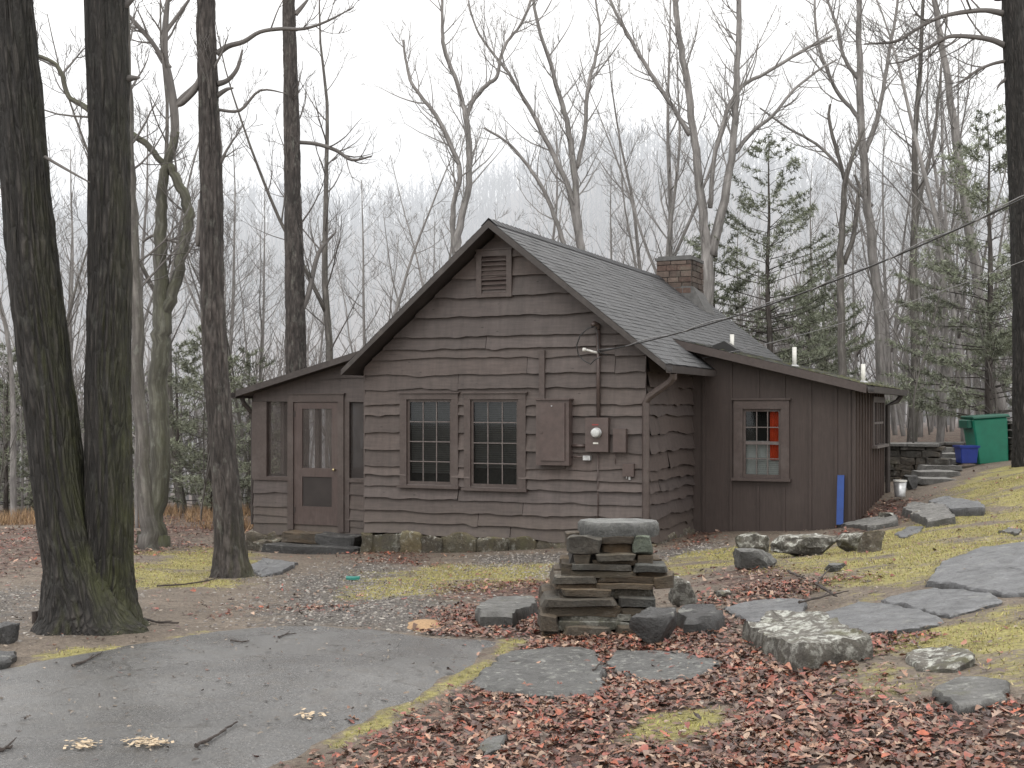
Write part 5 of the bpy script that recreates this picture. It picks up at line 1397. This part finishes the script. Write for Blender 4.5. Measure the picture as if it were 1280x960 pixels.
# -- the ones behind the cabin with recognisable forks
keyed('forked_tree', 'sinuous twin stemmed tree rising behind the gable peak', 30,
      [[(573, 460, 13.4), (571, 380, 12.1), (570, 320, 10.8), (574, 285, 9.4), (586, 230, 8.1), (586, 190, 8.1), (583, 150, 7.4), (577, 125, 6.0), (568, 95, 5.4), (555, 60, 5.4), (553, 30, 4.0), (552, -10, 3.4), (548, -80, 2.7)],
       [(571, 320, 9.4), (565, 285, 6.7), (568, 250, 6.0), (575, 215, 6.0), (563, 180, 6.0), (545, 145, 5.4), (530, 125, 4.7), (515, 105, 4.0), (508, 80, 3.4), (504, 50, 2.7)],
       [(583, 148, 6.0), (590, 128, 5.4), (608, 106, 5.4), (621, 97, 4.7), (625, 75, 4.0), (634, 52, 4.0), (650, 32, 3.4), (662, 5, 3.4), (675, -40, 2.7)]],
      BARK_HAZED, TWIG_HAZED, 21, crown=[(0, .35, 1, 26, 1.8), (1, .3, 1, 20, 1.6), (2, .2, 1, 18, 1.5)], n=9, kids=(2, 4))
keyed('forked_tree', 'many stemmed ash fanning up behind the middle of the roof ridge', 31,
      [[(729, 470, 14.4), (728, 400, 13.1), (727, 330, 11.8), (723, 290, 9.8), (720, 240, 8.5), (715, 190, 7.9), (708, 150, 6.6), (698, 115, 5.9), (688, 80, 5.2), (678, 50, 4.6), (668, 10, 3.9), (660, -60, 2.6)],
       [(724, 300, 7.9), (712, 240, 7.2), (695, 200, 6.6), (680, 170, 5.9), (665, 140, 5.2), (650, 115, 4.6), (635, 90, 3.9), (615, 65, 3.3), (595, 35, 2.6), (585, 0, 1.9)],
       [(721, 210, 6.6), (730, 170, 5.2), (733, 130, 5.2), (737, 100, 4.6), (745, 70, 3.9), (750, 40, 3.3), (746, 10, 2.6), (738, -40, 1.9)],
       [(707, 315, 6.6), (700, 290, 5.9), (685, 250, 5.2), (670, 222, 4.6), (650, 195, 3.9), (630, 175, 3.3), (605, 160, 2.6)]],
      BARK_HAZED, TWIG_HAZED, 22, crown=[(0, .3, 1, 28, 2.0), (1, .2, 1, 22, 1.8), (2, .2, 1, 20, 1.6), (3, .2, 1, 14, 1.5)], n=9, kids=(2, 4))
keyed('forked_tree', 'large hazed V forked tree behind the chimney', 33,
      [[(884, 480, 18.6), (884, 400, 17.1), (884, 330, 17.1), (880, 280, 11.4), (874, 220, 10.8), (866, 160, 9.2), (858, 100, 8.6), (850, 50, 7.8), (844, 0, 7.1), (838, -80, 5.0)],
       [(888, 320, 14.3), (905, 250, 10.8), (914, 200, 9.2), (919, 150, 8.6), (921, 100, 7.8), (923, 50, 7.1), (924, 0, 6.4), (926, -80, 5.0)],
       [(888, 260, 6.4), (893, 200, 5.7), (905, 150, 5.7), (925, 110, 5.0), (960, 90, 4.3), (1000, 65, 4.3), (1040, 45, 2.9)],
       [(862, 170, 6.4), (845, 140, 5.7), (825, 110, 5.0), (800, 70, 5.0), (780, 35, 4.3), (762, 0, 3.5)],
       [(920, 190, 5.7), (940, 165, 5.0), (965, 145, 4.3), (990, 115, 3.5), (1020, 90, 2.9), (1045, 75, 2.1)]],
      BARK_HAZED, TWIG_HAZED, 23, crown=[(0, .3, 1, 26, 2.2), (1, .25, 1, 26, 2.2), (2, .3, 1, 16, 1.6), (3, .2, 1, 18, 1.7), (4, .2, 1, 14, 1.5)], n=9, kids=(2, 4))
keyed('spreading_tree', 'tall straight grey tree with side limbs right of the pine', 34,
      [[(1104, 520, 14.3), (1100, 440, 13.5), (1094, 340, 12.1), (1085, 260, 10.8), (1078, 180, 10.0), (1075, 100, 8.6), (1074, 40, 7.1), (1073, -60, 5.0)],
       [(1080, 165, 6.4), (1068, 140, 5.0), (1050, 120, 5.0), (1035, 90, 4.3), (1022, 50, 3.5), (1018, 0, 2.9)],
       [(1078, 105, 5.0), (1062, 85, 5.0), (1052, 62, 4.3), (1045, 30, 3.5), (1030, -10, 2.9)],
       [(1082, 190, 6.4), (1096, 150, 5.7), (1106, 100, 5.0), (1112, 60, 4.3), (1120, 20, 3.5), (1125, -30, 2.9)],
       [(1091, 258, 5.7), (1065, 232, 4.3), (1050, 210, 4.3), (1020, 180, 3.5), (985, 160, 2.9), (950, 135, 2.1)]],
      BARK_HAZED, TWIG_HAZED, 24, crown=[(0, .35, 1, 26, 2.0), (1, .2, 1, 16, 1.6), (2, .2, 1, 14, 1.5), (3, .2, 1, 16, 1.5), (4, .3, 1, 12, 1.4)], n=9, kids=(2, 4))
keyed('leaning_tree', 'straight slim trunk leaning left in front of the woods at right', 33,
      [[(1262, 560, 16), (1248, 500, 15), (1232, 420, 14), (1219, 330, 12), (1205, 240, 11), (1192, 150, 9), (1178, 60, 8), (1168, 0, 7), (1155, -90, 5)]],
      BARK_HAZED, TWIG_HAZED, 25, crown=[(0, .45, 1, 10, 1.2)], n=9)
keyed('forked_tree', 'small dark forked tree right of the pine crown', 30,
      [[(1053, 500, 12), (1052, 430, 10), (1050, 330, 9), (1053, 280, 8), (1056, 230, 7), (1065, 195, 5), (1080, 160, 4)],
       [(1055, 330, 7), (1068, 290, 6), (1072, 250, 5), (1075, 235, 4), (1068, 218, 3)],
       [(1056, 225, 5), (1046, 190, 5), (1036, 150, 4), (1038, 130, 3)]], BARK_MID, TWIGM, 26, crown=[(0, .3, 1, 10, 1.3), (1, .3, 1, 6, .9), (2, .2, 1, 5, .8)], n=7, kids=(2, 4))

# -- generic bare trees
def proto_tree(seed, Ht, r0, fork, tmat, cmat, nb=16, Lb=2.2, lev=2, kids=(3, 5), f0=.3):
    rg = random.Random(seed)
    t = thing('bare_tree', 'x', 'tree', (0, 0, 0))
    mt, mc = MB(), MB()
    def stem(p, d, Ln, r, n):
        P, R = [p], [r]
        for i in range(n):
            d = (d + Vector((rg.gauss(0, .07), rg.gauss(0, .07), .05))).normalized(); P.append(P[-1] + d * Ln / n); R.append(max(.010, r * (1 - .88 * (i + 1) / n)))
        return smooth_path(P, R, 2)
    P, R = stem(Vector((0, 0, -.3)), Vector((rg.gauss(0, .05), rg.gauss(0, .05), 1)).normalized(), Ht, r0, 9)
    mt.tube(P, R, 8); crown_on(mc, P, R, f0, 1, nb, Lb, lev, rg, kids=kids, up=.13)
    for k in range(fork):
        i = rg.randint(5, 9); a = rg.uniform(0, 6.28)
        P2, R2 = stem(P[i], Vector((math.cos(a) * .42, math.sin(a) * .42, 1)).normalized(), Ht * rg.uniform(.45, .62), R[i] * .72, 6)
        mt.tube(P2, R2, 7); crown_on(mc, P2, R2, .25, 1, int(nb * .65), Lb * .85, lev, rg, kids=kids, up=.13)
    obj('trunk', mt, tmat, t, True); obj('crown', mc, cmat, t, True)
    return t
PT = []
specs = [(101, 13, .10, 0), (102, 14, .13, 1), (103, 11, .09, 2), (104, 14.5, .13, 1), (105, 10, .07, 1), (106, 12, .10, 2), (107, 13, .11, 2), (108, 9, .065, 2)]
for i, (s, h_, r0, fk) in enumerate(specs):
    pale = i % 2 == 0
    PT.append(proto_tree(s, h_, r0, fk, BARK_HAZED if pale else BARK_MID, TWIG_HAZED if pale else TWIGM, nb=18, Lb=2.3, kids=(3, 5)))
SAP = [proto_tree(121, 4.5, .03, 1, BARK_MID, TWIGM, 10, .9, 1, (3, 5), .2), proto_tree(122, 3.2, .022, 2, BARK_MID, TWIGM, 8, .7, 1, (3, 5), .15), proto_tree(123, 6, .04, 1, BARK_HAZED, TWIG_HAZED, 12, 1.1, 1, (3, 5), .25)]
used = set(); rg = random.Random(99)
def place(protos, i, x, y, rz, s, label, group):
    p = protos[i]
    if (id(protos), i) not in used:
        used.add((id(protos), i)); p.location = (x, y, H(x, y)); p.rotation_euler = (0, 0, rz); p.scale = (s, s, s); p['label'] = label; p['group'] = group; return p
    return dup(p, (x, y, H(x, y)), rz, (s, s, s), label, group)
LAB = {'l': ('bare grey forest tree standing left of the cabin', 'bare trees left of the cabin'), 'm': ('bare forest tree rising behind the cabin roof', 'bare trees behind the cabin roof'), 'r': ('bare forest tree right of the lean-to', 'bare trees right of the lean-to')}
def region(px): return 'l' if px < 330 else ('m' if px < 1090 else 'r')
LST = [(18, 30), (88, 36), (150, 34), (232, 33), (286, 40), (316, 33), (332, 35), (402, 38), (432, 33), (447, 41), (477, 36), (512, 40), (648, 40), (690, 43), (768, 36), (800, 34), (812, 42), (838, 38), (925, 43), (1022, 40), (1120, 42), (1138, 33), (1150, 37), (1162, 43), (1176, 39), (1190, 41), (1212, 43), (1228, 37), (1246, 42), (1276, 40),
       (50, 41), (110, 43), (200, 42), (262, 43), (370, 42), (545, 43), (1060, 43), (1105, 41), (1205, 34), (1132, 39), (70, 33), (1170, 31)]
for j, (px, Y) in enumerate(LST):
    x = (px - CX) / F * Y; lb = LAB[region(px)]
    place(PT, ((j * 3 + j // 8) % 8) if Y < 36 else 2 * ((j * 3 + j // 4) % 4), x, Y, rg.uniform(0, 6.28), rg.uniform(.78, 1.15), *lb)
for j in range(34):
    left = j % 3 != 0
    px = rg.uniform(-20, 340) if left else rg.uniform(1110, 1290); Y = rg.uniform(26, 42); x = (px - CX) / F * Y
    place(SAP, j % 3, x, Y, rg.uniform(0, 6.28), rg.uniform(.7, 1.2), 'thin bare sapling in the undergrowth ' + ('left of the porch' if left else 'at the right edge of the woods'), 'saplings ' + ('left of the porch' if left else 'at the right'))

for P_ in (PT, SAP):
    for i_, p_ in enumerate(P_):
        if (id(P_), i_) not in used:
            for ch in list(p_.children): bpy.data.objects.remove(ch)
            bpy.data.objects.remove(p_)

# -- pines
def pine(seed, Ht, Rm, label, dens=1.0, low=.12, loose=1.0, tone=(.18, .20, .145)):  # needle tone is lightened to stand for haze
    rg = random.Random(seed); t = thing('pine_tree', label, 'pine tree'); mt = MB()
    P = [Vector((0, 0, -.3))] + [Vector((rg.gauss(0, .03), rg.gauss(0, .03), Ht * i / 8)) for i in range(1, 9)]
    r0 = .012 * Ht + .02; R = [r0 * (1 - .93 * i / 8) for i in range(9)]; mt.tube(P, R, 8)
    V, Fc, C = [], [], []; z = Ht * low
    while z < Ht - .1:
        f = z / Ht; nb = rg.randint(4, 6); a0 = rg.uniform(0, 6.28)
        for b in range(nb):
            if rg.random() < .12 * loose: continue
            a = a0 + 6.28 * b / nb + rg.gauss(0, .4); zj = z + rg.uniform(-.14, .14); Lb = (Rm * min(1, 1.25 * (1 - f)) ** .75 * rg.uniform(.5, 1.15) + .22)
            d = Vector((math.cos(a), math.sin(a), .05 + .5 * f)).normalized(); p = Vector((0, 0, zj)); n = 6; pts = [p]
            for i in range(n):
                d = (d + rdir(rg) * .10 + Vector((0, 0, -.035 + .03 * i))).normalized(); pts.append(pts[-1] + d * Lb / n)
            mt.tube(pts, [max(.004, .018 * (Lb / 2) * (1 - .8 * i / n)) for i in range(n + 1)], 3, cap=False)
            nt_ = int(max(4, Lb * 13 * dens)); shade = rg.uniform(.65, 1.3)
            for k in range(nt_):
                s = .38 + .62 * ((k + rg.random()) / nt_) ** .8; i = min(n - 1, int(s * n)); q = pts[i].lerp(pts[i + 1], s * n - i); dd = (pts[i + 1] - pts[i]).normalized()
                sd_ = dd.cross(UPV).normalized() * rg.choice((-1, 1)); tw = (dd * rg.uniform(.4, 1) + sd_ * rg.uniform(.3, 1) + UPV * rg.uniform(-.15, .3)).normalized(); tl = rg.uniform(.15, .42) * min(1, Lb)
                for h_ in range(3):
                    c = q + tw * tl * (h_ + 1) / 3; cs = shade * rg.uniform(.6, 1.45)
                    for e in range(6):
                        nd = (tw * .8 + rdir(rg)).normalized(); ln = rg.uniform(.09, .17); wd = nd.cross(rdir(rg)).normalized() * .012
                        o = len(V); V += [tuple(c - wd), tuple(c + wd), tuple(c + nd * ln)]; Fc.append((o, o + 1, o + 2)); cc = (tone[0] * cs, tone[1] * cs, tone[2] * cs); C += [cc] * 3
        z += rg.uniform(.22, .38) * (.7 + .3 * Ht / 8)
    obj('trunk', mt, BARK_PINE, t, True); mc = MB(); mc.v, mc.f, mc.c, mc.a = V, Fc, C, V; obj('crown', mc, NEEDLE, t)
    return t
def setp(t, px, Y, rz=0, s=1):
    x = (px - CX) / F * Y; t.location = (x, Y, H(x, Y)); t.rotation_euler = (0, 0, rz); t.scale = (s, s, s); return t
p1 = setp(pine(201, 8.7, 3.0, 'tall green pine standing behind the lean-to roof', .75), 962, 33.5)
p2 = pine(202, 6.5, 2.3, 'bushy pine close behind the chimney', .8, loose=1.5); setp(p2, 893, 35, 1.0, 1.0)
p3 = pine(203, 8.2, 2.6, 'dark pine behind the trunk at the right picture edge', .8); setp(p3, 1236, 30, .5)
p4 = pine(204, 4.6, 1.5, 'young pine between crooked tree and porch', .7, .06, 1.5, (.17, .185, .135)); setp(p4, 262, 31)
def dp(src, px, Y, rz, s, label): 
    x = (px - CX) / F * Y; return dup(src, (x, Y, H(x, Y)), rz, (s, s, s), label)
dp(p4, 312, 34, 2, .95, 'young pine just left of the porch corner'); dp(p4, 222, 37, 4, 1.1, 'young pine seen behind the crooked forked tree')
dp(p4, 8, 33, 1, 1.0, 'young pine at the left picture edge'); dp(p4, 40, 40, 3, 1.2, 'pine sapling seen just left of the leaning oak stem')
dp(p2, 1030, 40, 2.2, .85, 'pine with sparse crown right of the tall pine'); dp(p2, 1275, 36, 3.2, .9, 'pine cut by the right picture edge'); dp(p2, 845, 44, 5, .7, 'small pine peeping over the ridge left of the chimney')
dp(p4, 1010, 36, 5, 1.0, 'low young pine above the lean-to roof')

# -- far wood on the slope (nobody could count it)
V, Fc, C = [], [], []
mbw = MB(); rg = random.Random(55)
for i in range(5600):
    Y = 47 + (rg.random() ** 1.5) * 285 if i < 3000 else rg.uniform(190, 345); X = rg.uniform(-1, 1) * (Y * .52 + 10); z = H(X, Y) if i < 0 else None
    C.append((X, Y))
CA = np.array(C); CZ = HV(CA[:, 0], CA[:, 1])
for (X, Y), z in zip(C, CZ):
    h_ = rg.uniform(4, 9) * (.8 + .5 * min(1, (Y - 45) / 90)); r = rg.uniform(.05, .12) * (1 + Y / 300); t = rg.uniform(.7, 1.3); col = (.16 * t, .147 * t, .14 * t); mbw.cur = col  # bark tone lightened so the trees fade as haze would make them
    b = Vector((X, Y, z - .2)); lean = Vector((rg.gauss(0, .05), rg.gauss(0, .05), 1)); tp_ = b + lean * h_
    mid = b.lerp(tp_, .5) + Vector((rg.gauss(0, .2), rg.gauss(0, .2), 0)); mbw.tube([b, mid, tp_], [r, r * .65, .02], 3, cap=False)
    for k in range(9 if Y < 140 else 6):
        f = rg.uniform(.3, .95); p = b.lerp(tp_, f); a = rg.uniform(0, 6.28); d = Vector((math.cos(a), math.sin(a), rg.uniform(.5, 1.3))).normalized(); ln = rg.uniform(1.5, 4) * (1.2 - f)
        mbw.tube([p, p + d * ln * .5, p + (d + UPV * .3) * ln], [r * .35, r * .22, .015] if Y < 180 else [r * .6, r * .5, .05], 3, cap=False)
tag(obj('far_wood', mbw, FARW), 'misty bare woodland covering the distant slope', 'woodland', kind='stuff')

# ------------------------------------------------------------------ leaves, grass, debris (stuff)
def oak_leaf():
    # midrib 5 points, lobed sides
    mid = [(0, 0), (.25, 0), (.5, 0), (.75, 0), (1, 0)]
    Lf = [(.12, .05), (.26, .24), (.38, .10), (.56, .30), (.66, .12), (.82, .20)]
    v = [(x, y) for x, y in mid] + [(x, y) for x, y in Lf] + [(x, -y) for x, y in Lf]
    f = []
    for s in (0, 1):
        o = 5 + 6 * s; q = [(0, o, 1), (o, o + 1, 1), (1, o + 1, o + 2), (1, o + 2, 2), (2, o + 2, o + 3), (2, o + 3, o + 4), (2, o + 4, 3), (3, o + 4, o + 5), (3, o + 5, 4)]
        f += q if s == 0 else [t[::-1] for t in q]
    return np.array(v, float), np.array(f)
def scatter_leaves(name, label, X, Y, size, cols, lift, curl, seed, cat):
    n = len(X); g_ = np.random.default_rng(seed); tv, tf = oak_leaf()
    Z = HV(X, Y); s = size * g_.uniform(.4, 1.35, n); a = g_.uniform(0, 2 * np.pi, n)
    tx = g_.normal(0, .2, n); ty = g_.normal(0, .2, n); cu = g_.normal(.25, .35, n) * curl; be = g_.normal(0, .5, n) * curl
    ty_ = np.repeat(tv[None, :, 1], n, 0); oval = g_.random(n) < .4; ov = tv[:, 1].copy()
    for o_ in (5, 11): ov[o_:o_ + 6] = np.sign(ov[o_ + 1]) * np.array([.12, .19, .23, .24, .20, .12])
    ty_[oval] = ov
    lx = tv[None, :, 0] - .5; ly = ty_ * g_.uniform(.7, 1.25, n)[:, None]
    lz = cu[:, None] * (ly ** 2) * 4 + be[:, None] * (lx ** 2) * 1.4
    lz = lz + lx * tx[:, None] + ly * ty[:, None]
    lz = lz - lz.min(axis=1, keepdims=True) * .8
    wx = (lx * np.cos(a)[:, None] - ly * np.sin(a)[:, None]) * s[:, None] + X[:, None]
    wy = (lx * np.sin(a)[:, None] + ly * np.cos(a)[:, None]) * s[:, None] + Y[:, None]
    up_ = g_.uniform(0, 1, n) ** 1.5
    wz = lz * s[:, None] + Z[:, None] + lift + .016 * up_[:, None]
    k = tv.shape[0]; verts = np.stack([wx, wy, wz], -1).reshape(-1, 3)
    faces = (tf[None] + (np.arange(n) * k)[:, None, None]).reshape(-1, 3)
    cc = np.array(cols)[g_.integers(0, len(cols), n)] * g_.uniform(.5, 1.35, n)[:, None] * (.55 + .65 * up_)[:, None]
    cc = np.repeat(cc, k, axis=0)
    me = bpy.data.meshes.new(name); me.from_pydata(verts.tolist(), [], faces.tolist())
    at_ = me.attributes.new('Col', 'FLOAT_COLOR', 'POINT'); at_.data.foreach_set('color', np.c_[cc, np.ones(len(cc))].astype(np.float32).ravel())
    me.materials.append(LEAFM); o = bpy.data.objects.new(name, me); COL.objects.link(o)
    return tag(o, label, cat, kind='stuff')
def on_slab(X, Y):
    m = np.zeros(X.shape)
    for P in SLABS: m = np.maximum(m, soft_mask(P, X, Y, .05))
    return m > .55
def rand_in(n, x0, x1, y0, y1, g_): return g_.uniform(x0, x1, n), g_.uniform(y0, y1, n)
g_ = np.random.default_rng(3)
RED = [(.17, .052, .036), (.18, .08, .05), (.22, .125, .085), (.09, .045, .035), (.22, .13, .09), (.24, .07, .038), (.14, .09, .065), (.26, .18, .13), (.07, .04, .034), (.20, .14, .11), (.19, .06, .045), (.12, .06, .045)]
# near carpet
X, Y = rand_in(140000, -3.5, 5.2, 4.4, 11.5, g_); l, g2, r2 = masks(X, Y); dv = soft_mask(DRIVE, X, Y, .05)
cl_ = np.clip(.75 + 1.1 * _vn(X * 2.3, Y * 2.3), .5, 1)
keep = (g_.random(len(X)) < np.clip((l * 1.15 - .12) * cl_, .006, 1) * (1 - .97 * (dv > .35)) * (1 - .95 * on_slab(X, Y)))
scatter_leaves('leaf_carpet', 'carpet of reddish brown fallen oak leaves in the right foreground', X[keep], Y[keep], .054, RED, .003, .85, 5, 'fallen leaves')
X, Y = rand_in(90000, -10, 9.5, 10.5, 30, g_); l, g2, r2 = masks(X, Y); dv = soft_mask(DRIVE, X, Y, .05)
lx_ = (X - ORG.x) * UX.x + (Y - ORG.y) * UX.y; lb_ = (X - ORG.x) * VX.x + (Y - ORG.y) * VX.y
inh = ((lb_ > 0) & (lx_ > 0) & (lx_ < W)) | ((lb_ > LB) & (lx_ > 0) & (lx_ < LA1)) | ((lb_ > PB) & (lx_ > PA0) & (lx_ < 0))
keep = (g_.random(len(X)) < np.clip(l * .8 - .1, .025, 1) * (1 - .97 * (dv > .35)) * (1 - .95 * on_slab(X, Y))) & ~inh
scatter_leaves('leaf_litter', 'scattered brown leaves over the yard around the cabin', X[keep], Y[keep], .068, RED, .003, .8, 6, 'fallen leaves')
# small debris on bare soil, gravel and the driveway
X, Y = rand_in(60000, -8, 7, 4.4, 20, g_); l, g2, r2 = masks(X, Y); dv = soft_mask(DRIVE, X, Y, .05); pr = np.where(dv > .35, .05, .30)
keep = (g_.random(len(X)) < pr)
DEB = [(.10, .075, .055), (.16, .13, .10), (.06, .045, .036), (.19, .155, .12), (.13, .06, .045), (.24, .20, .16)]
scatter_leaves('leaf_debris', 'tiny leaf scraps and bark bits on soil, gravel and asphalt', X[keep], Y[keep], .030, DEB, .024 if False else .006, .6, 8, 'debris')
X2, Y2 = X[(dv > .6)][:1500], Y[(dv > .6)][:1500]
scatter_leaves('driveway_debris', 'small leaf scraps lying on the asphalt driveway', X2[:420], Y2[:420], .034, DEB, .026, .5, 9, 'debris')
# gravel stones
def pebbles(name, label, X, Y, size, seed, cols, lift=0.0):
    n = len(X); q = np.random.default_rng(seed); Z = HV(X, Y)
    t = np.array([(1, 0, 0), (-1, 0, 0), (0, 1, 0), (0, -1, 0), (0, 0, 1), (0, 0, -1)], float); tf = np.array([(0, 2, 4), (2, 1, 4), (1, 3, 4), (3, 0, 4)])
    s = size * q.uniform(.4, 1.3, n); d = t[None] * s[:, None, None] * q.uniform(.6, 1.2, (n, 1, 3)) * np.array([1, 1, .6]); d = d + q.normal(0, .2, d.shape) * s[:, None, None]
    v = d + np.stack([X, Y, Z + lift], -1)[:, None, :]; f = (tf[None] + (np.arange(n) * 6)[:, None, None]).reshape(-1, 3)
    cc = np.repeat(np.array(cols)[q.integers(0, len(cols), n)] * q.uniform(.6, 1.3, n)[:, None], 6, axis=0)
    me = bpy.data.meshes.new(name); me.from_pydata(v.reshape(-1, 3).tolist(), [], f.tolist()); a = me.attributes.new('Col', 'FLOAT_COLOR', 'POINT'); a.data.foreach_set('color', np.c_[cc, np.ones(len(cc))].astype(np.float32).ravel())
    me.materials.append(LEAFM); o = bpy.data.objects.new(name, me); COL.objects.link(o); return tag(o, label, 'gravel', kind='stuff')
X, Y = rand_in(60000, -7, 5, 9, 20, g_); l, g2, r2 = masks(X, Y); keep = (g_.random(len(X)) < r2 * .8) & (soft_mask(DRIVE, X, Y, .05) < .4)
pebbles('gravel', 'grey gravel between driveway and cabin', X[keep], Y[keep], .018, 4, [(.14, .125, .115), (.20, .185, .17), (.09, .08, .075), (.20, .185, .165)])
# grass and moss blades
def blades(name, label, X, Y, hgt, wid, cols, seed, lean=.5):
    n = len(X); q = np.random.default_rng(seed); Z = HV(X, Y); h_ = hgt * q.uniform(.4, 1.3, n); a = q.uniform(0, 6.28, n); b = q.uniform(0, 6.28, n); ln = np.abs(q.normal(0, lean, n)) * h_
    wv = np.stack([np.cos(a), np.sin(a), np.zeros(n)], -1) * wid; c = np.stack([X, Y, Z - .004], -1); tp_ = c + np.stack([np.cos(b) * ln, np.sin(b) * ln, h_], -1)
    v = np.stack([c - wv, c + wv, tp_], 1).reshape(-1, 3); f = np.arange(n * 3).reshape(-1, 3); cc = np.repeat(np.array(cols)[q.integers(0, len(cols), n)] * q.uniform(.6, 1.3, n)[:, None], 3, axis=0)
    me = bpy.data.meshes.new(name); me.from_pydata(v.tolist(), [], f.tolist()); at_ = me.attributes.new('Col', 'FLOAT_COLOR', 'POINT'); at_.data.foreach_set('color', np.c_[cc, np.ones(len(cc))].astype(np.float32).ravel())
    me.materials.append(GRASSM); o = bpy.data.objects.new(name, me); COL.objects.link(o); return tag(o, label, 'grass', kind='stuff')
X, Y = rand_in(420000, -6.5, 9.5, 5, 22, g_); l, g2, r2 = masks(X, Y); keep = (g_.random(len(X)) < np.clip(g2 * 1.3 - .35, 0, 1)) & (soft_mask(DRIVE, X, Y, .05) < .4)
blades('moss_grass', 'short yellow green moss and grass on the bank and yard', X[keep], Y[keep], .022, .005, [(.33, .31, .09), (.42, .38, .14), (.25, .25, .065), (.40, .33, .19), (.28, .23, .12), (.14, .15, .05), (.33, .25, .15), (.22, .16, .09)], 5, .9)
X, Y = rand_in(40000, -17, -4.2, 26, 38, g_); keep = g_.random(len(X)) < np.clip(_vn(X * .8, Y * .8) * 2.2 + .35, 0, 1)
blades('dry_grass', 'tall orange brown dry grass at the edge of the woods', X[keep], Y[keep], .30, .008, [(.30, .19, .10), (.26, .16, .09), (.36, .25, .14), (.20, .13, .08)], 6, .6)

# ------------------------------------------------------------------ mist over the distant slope
m = bpy.data.materials.new('mist'); m.use_nodes = True; nt = m.node_tree; nt.nodes.remove(nt.nodes['Principled BSDF']); out = nt.nodes['Material Output']
DEN = .0055
va = N(nt, 'ShaderNodeVolumeAbsorption'); va.inputs['Color'].default_value = (0, 0, 0, 1); va.inputs['Density'].default_value = DEN
em = N(nt, 'ShaderNodeEmission'); em.inputs['Color'].default_value = (.88, .905, .94, 1); em.inputs['Strength'].default_value = DEN * 1.0  # volume glow stands in for daylight scattered by the mist
ad = N(nt, 'ShaderNodeAddShader'); L(nt, va.outputs[0], ad.inputs[0]); L(nt, em.outputs[0], ad.inputs[1]); L(nt, ad.outputs[0], out.inputs['Volume'])
mb = MB(); mb.box(-420, 420, 44.5, 460, -30, 62); o = obj('mist', mb, m); tag(o, kind='structure')

# ------------------------------------------------------------------ light
wd = bpy.data.worlds.new('World'); SC.world = wd; wd.use_nodes = True; nt = wd.node_tree; bg = nt.nodes['Background']
SUN_EL, SUN_AZ = math.radians(48), math.radians(200)
sky = N(nt, 'ShaderNodeTexSky', sky_type='NISHITA'); sky.sun_disc = False; sky.sun_elevation = SUN_EL; sky.sun_rotation = SUN_AZ; sky.dust_density = 4; sky.air_density = 1.2
tc = nt.nodes.new('ShaderNodeTexCoord'); cl = noi(nt, tc.outputs['Generated'], 1.6, 4, .5)
cloud = ramp(nt, cl, [(.3, (16.4, 15.9, 15.3)), (.7, (18.2, 17.8, 17.2))])
hs = mix(nt, .93, sky.outputs[0], cloud)
L(nt, hs, bg.inputs['Color']); bg.inputs['Strength'].default_value = .115
sd = bpy.data.lights.new('sun', 'SUN'); sd.energy = .8; sd.angle = math.radians(25); sd.color = (1, .97, .93)
so = bpy.data.objects.new('sun', sd); COL.objects.link(so)
dirv = Vector((math.sin(SUN_AZ) * math.cos(SUN_EL), math.cos(SUN_AZ) * math.cos(SUN_EL), math.sin(SUN_EL)))
so.rotation_euler = (-dirv).to_track_quat('-Z', 'Y').to_euler(); so.location = (0, 0, 30)
SC.view_settings.view_transform = 'Standard'; SC.view_settings.look = 'None'; SC.view_settings.exposure = 0
SC.cycles.max_bounces = 6
try: SC.cycles.transparent_max_bounces = 12
except Exception: pass
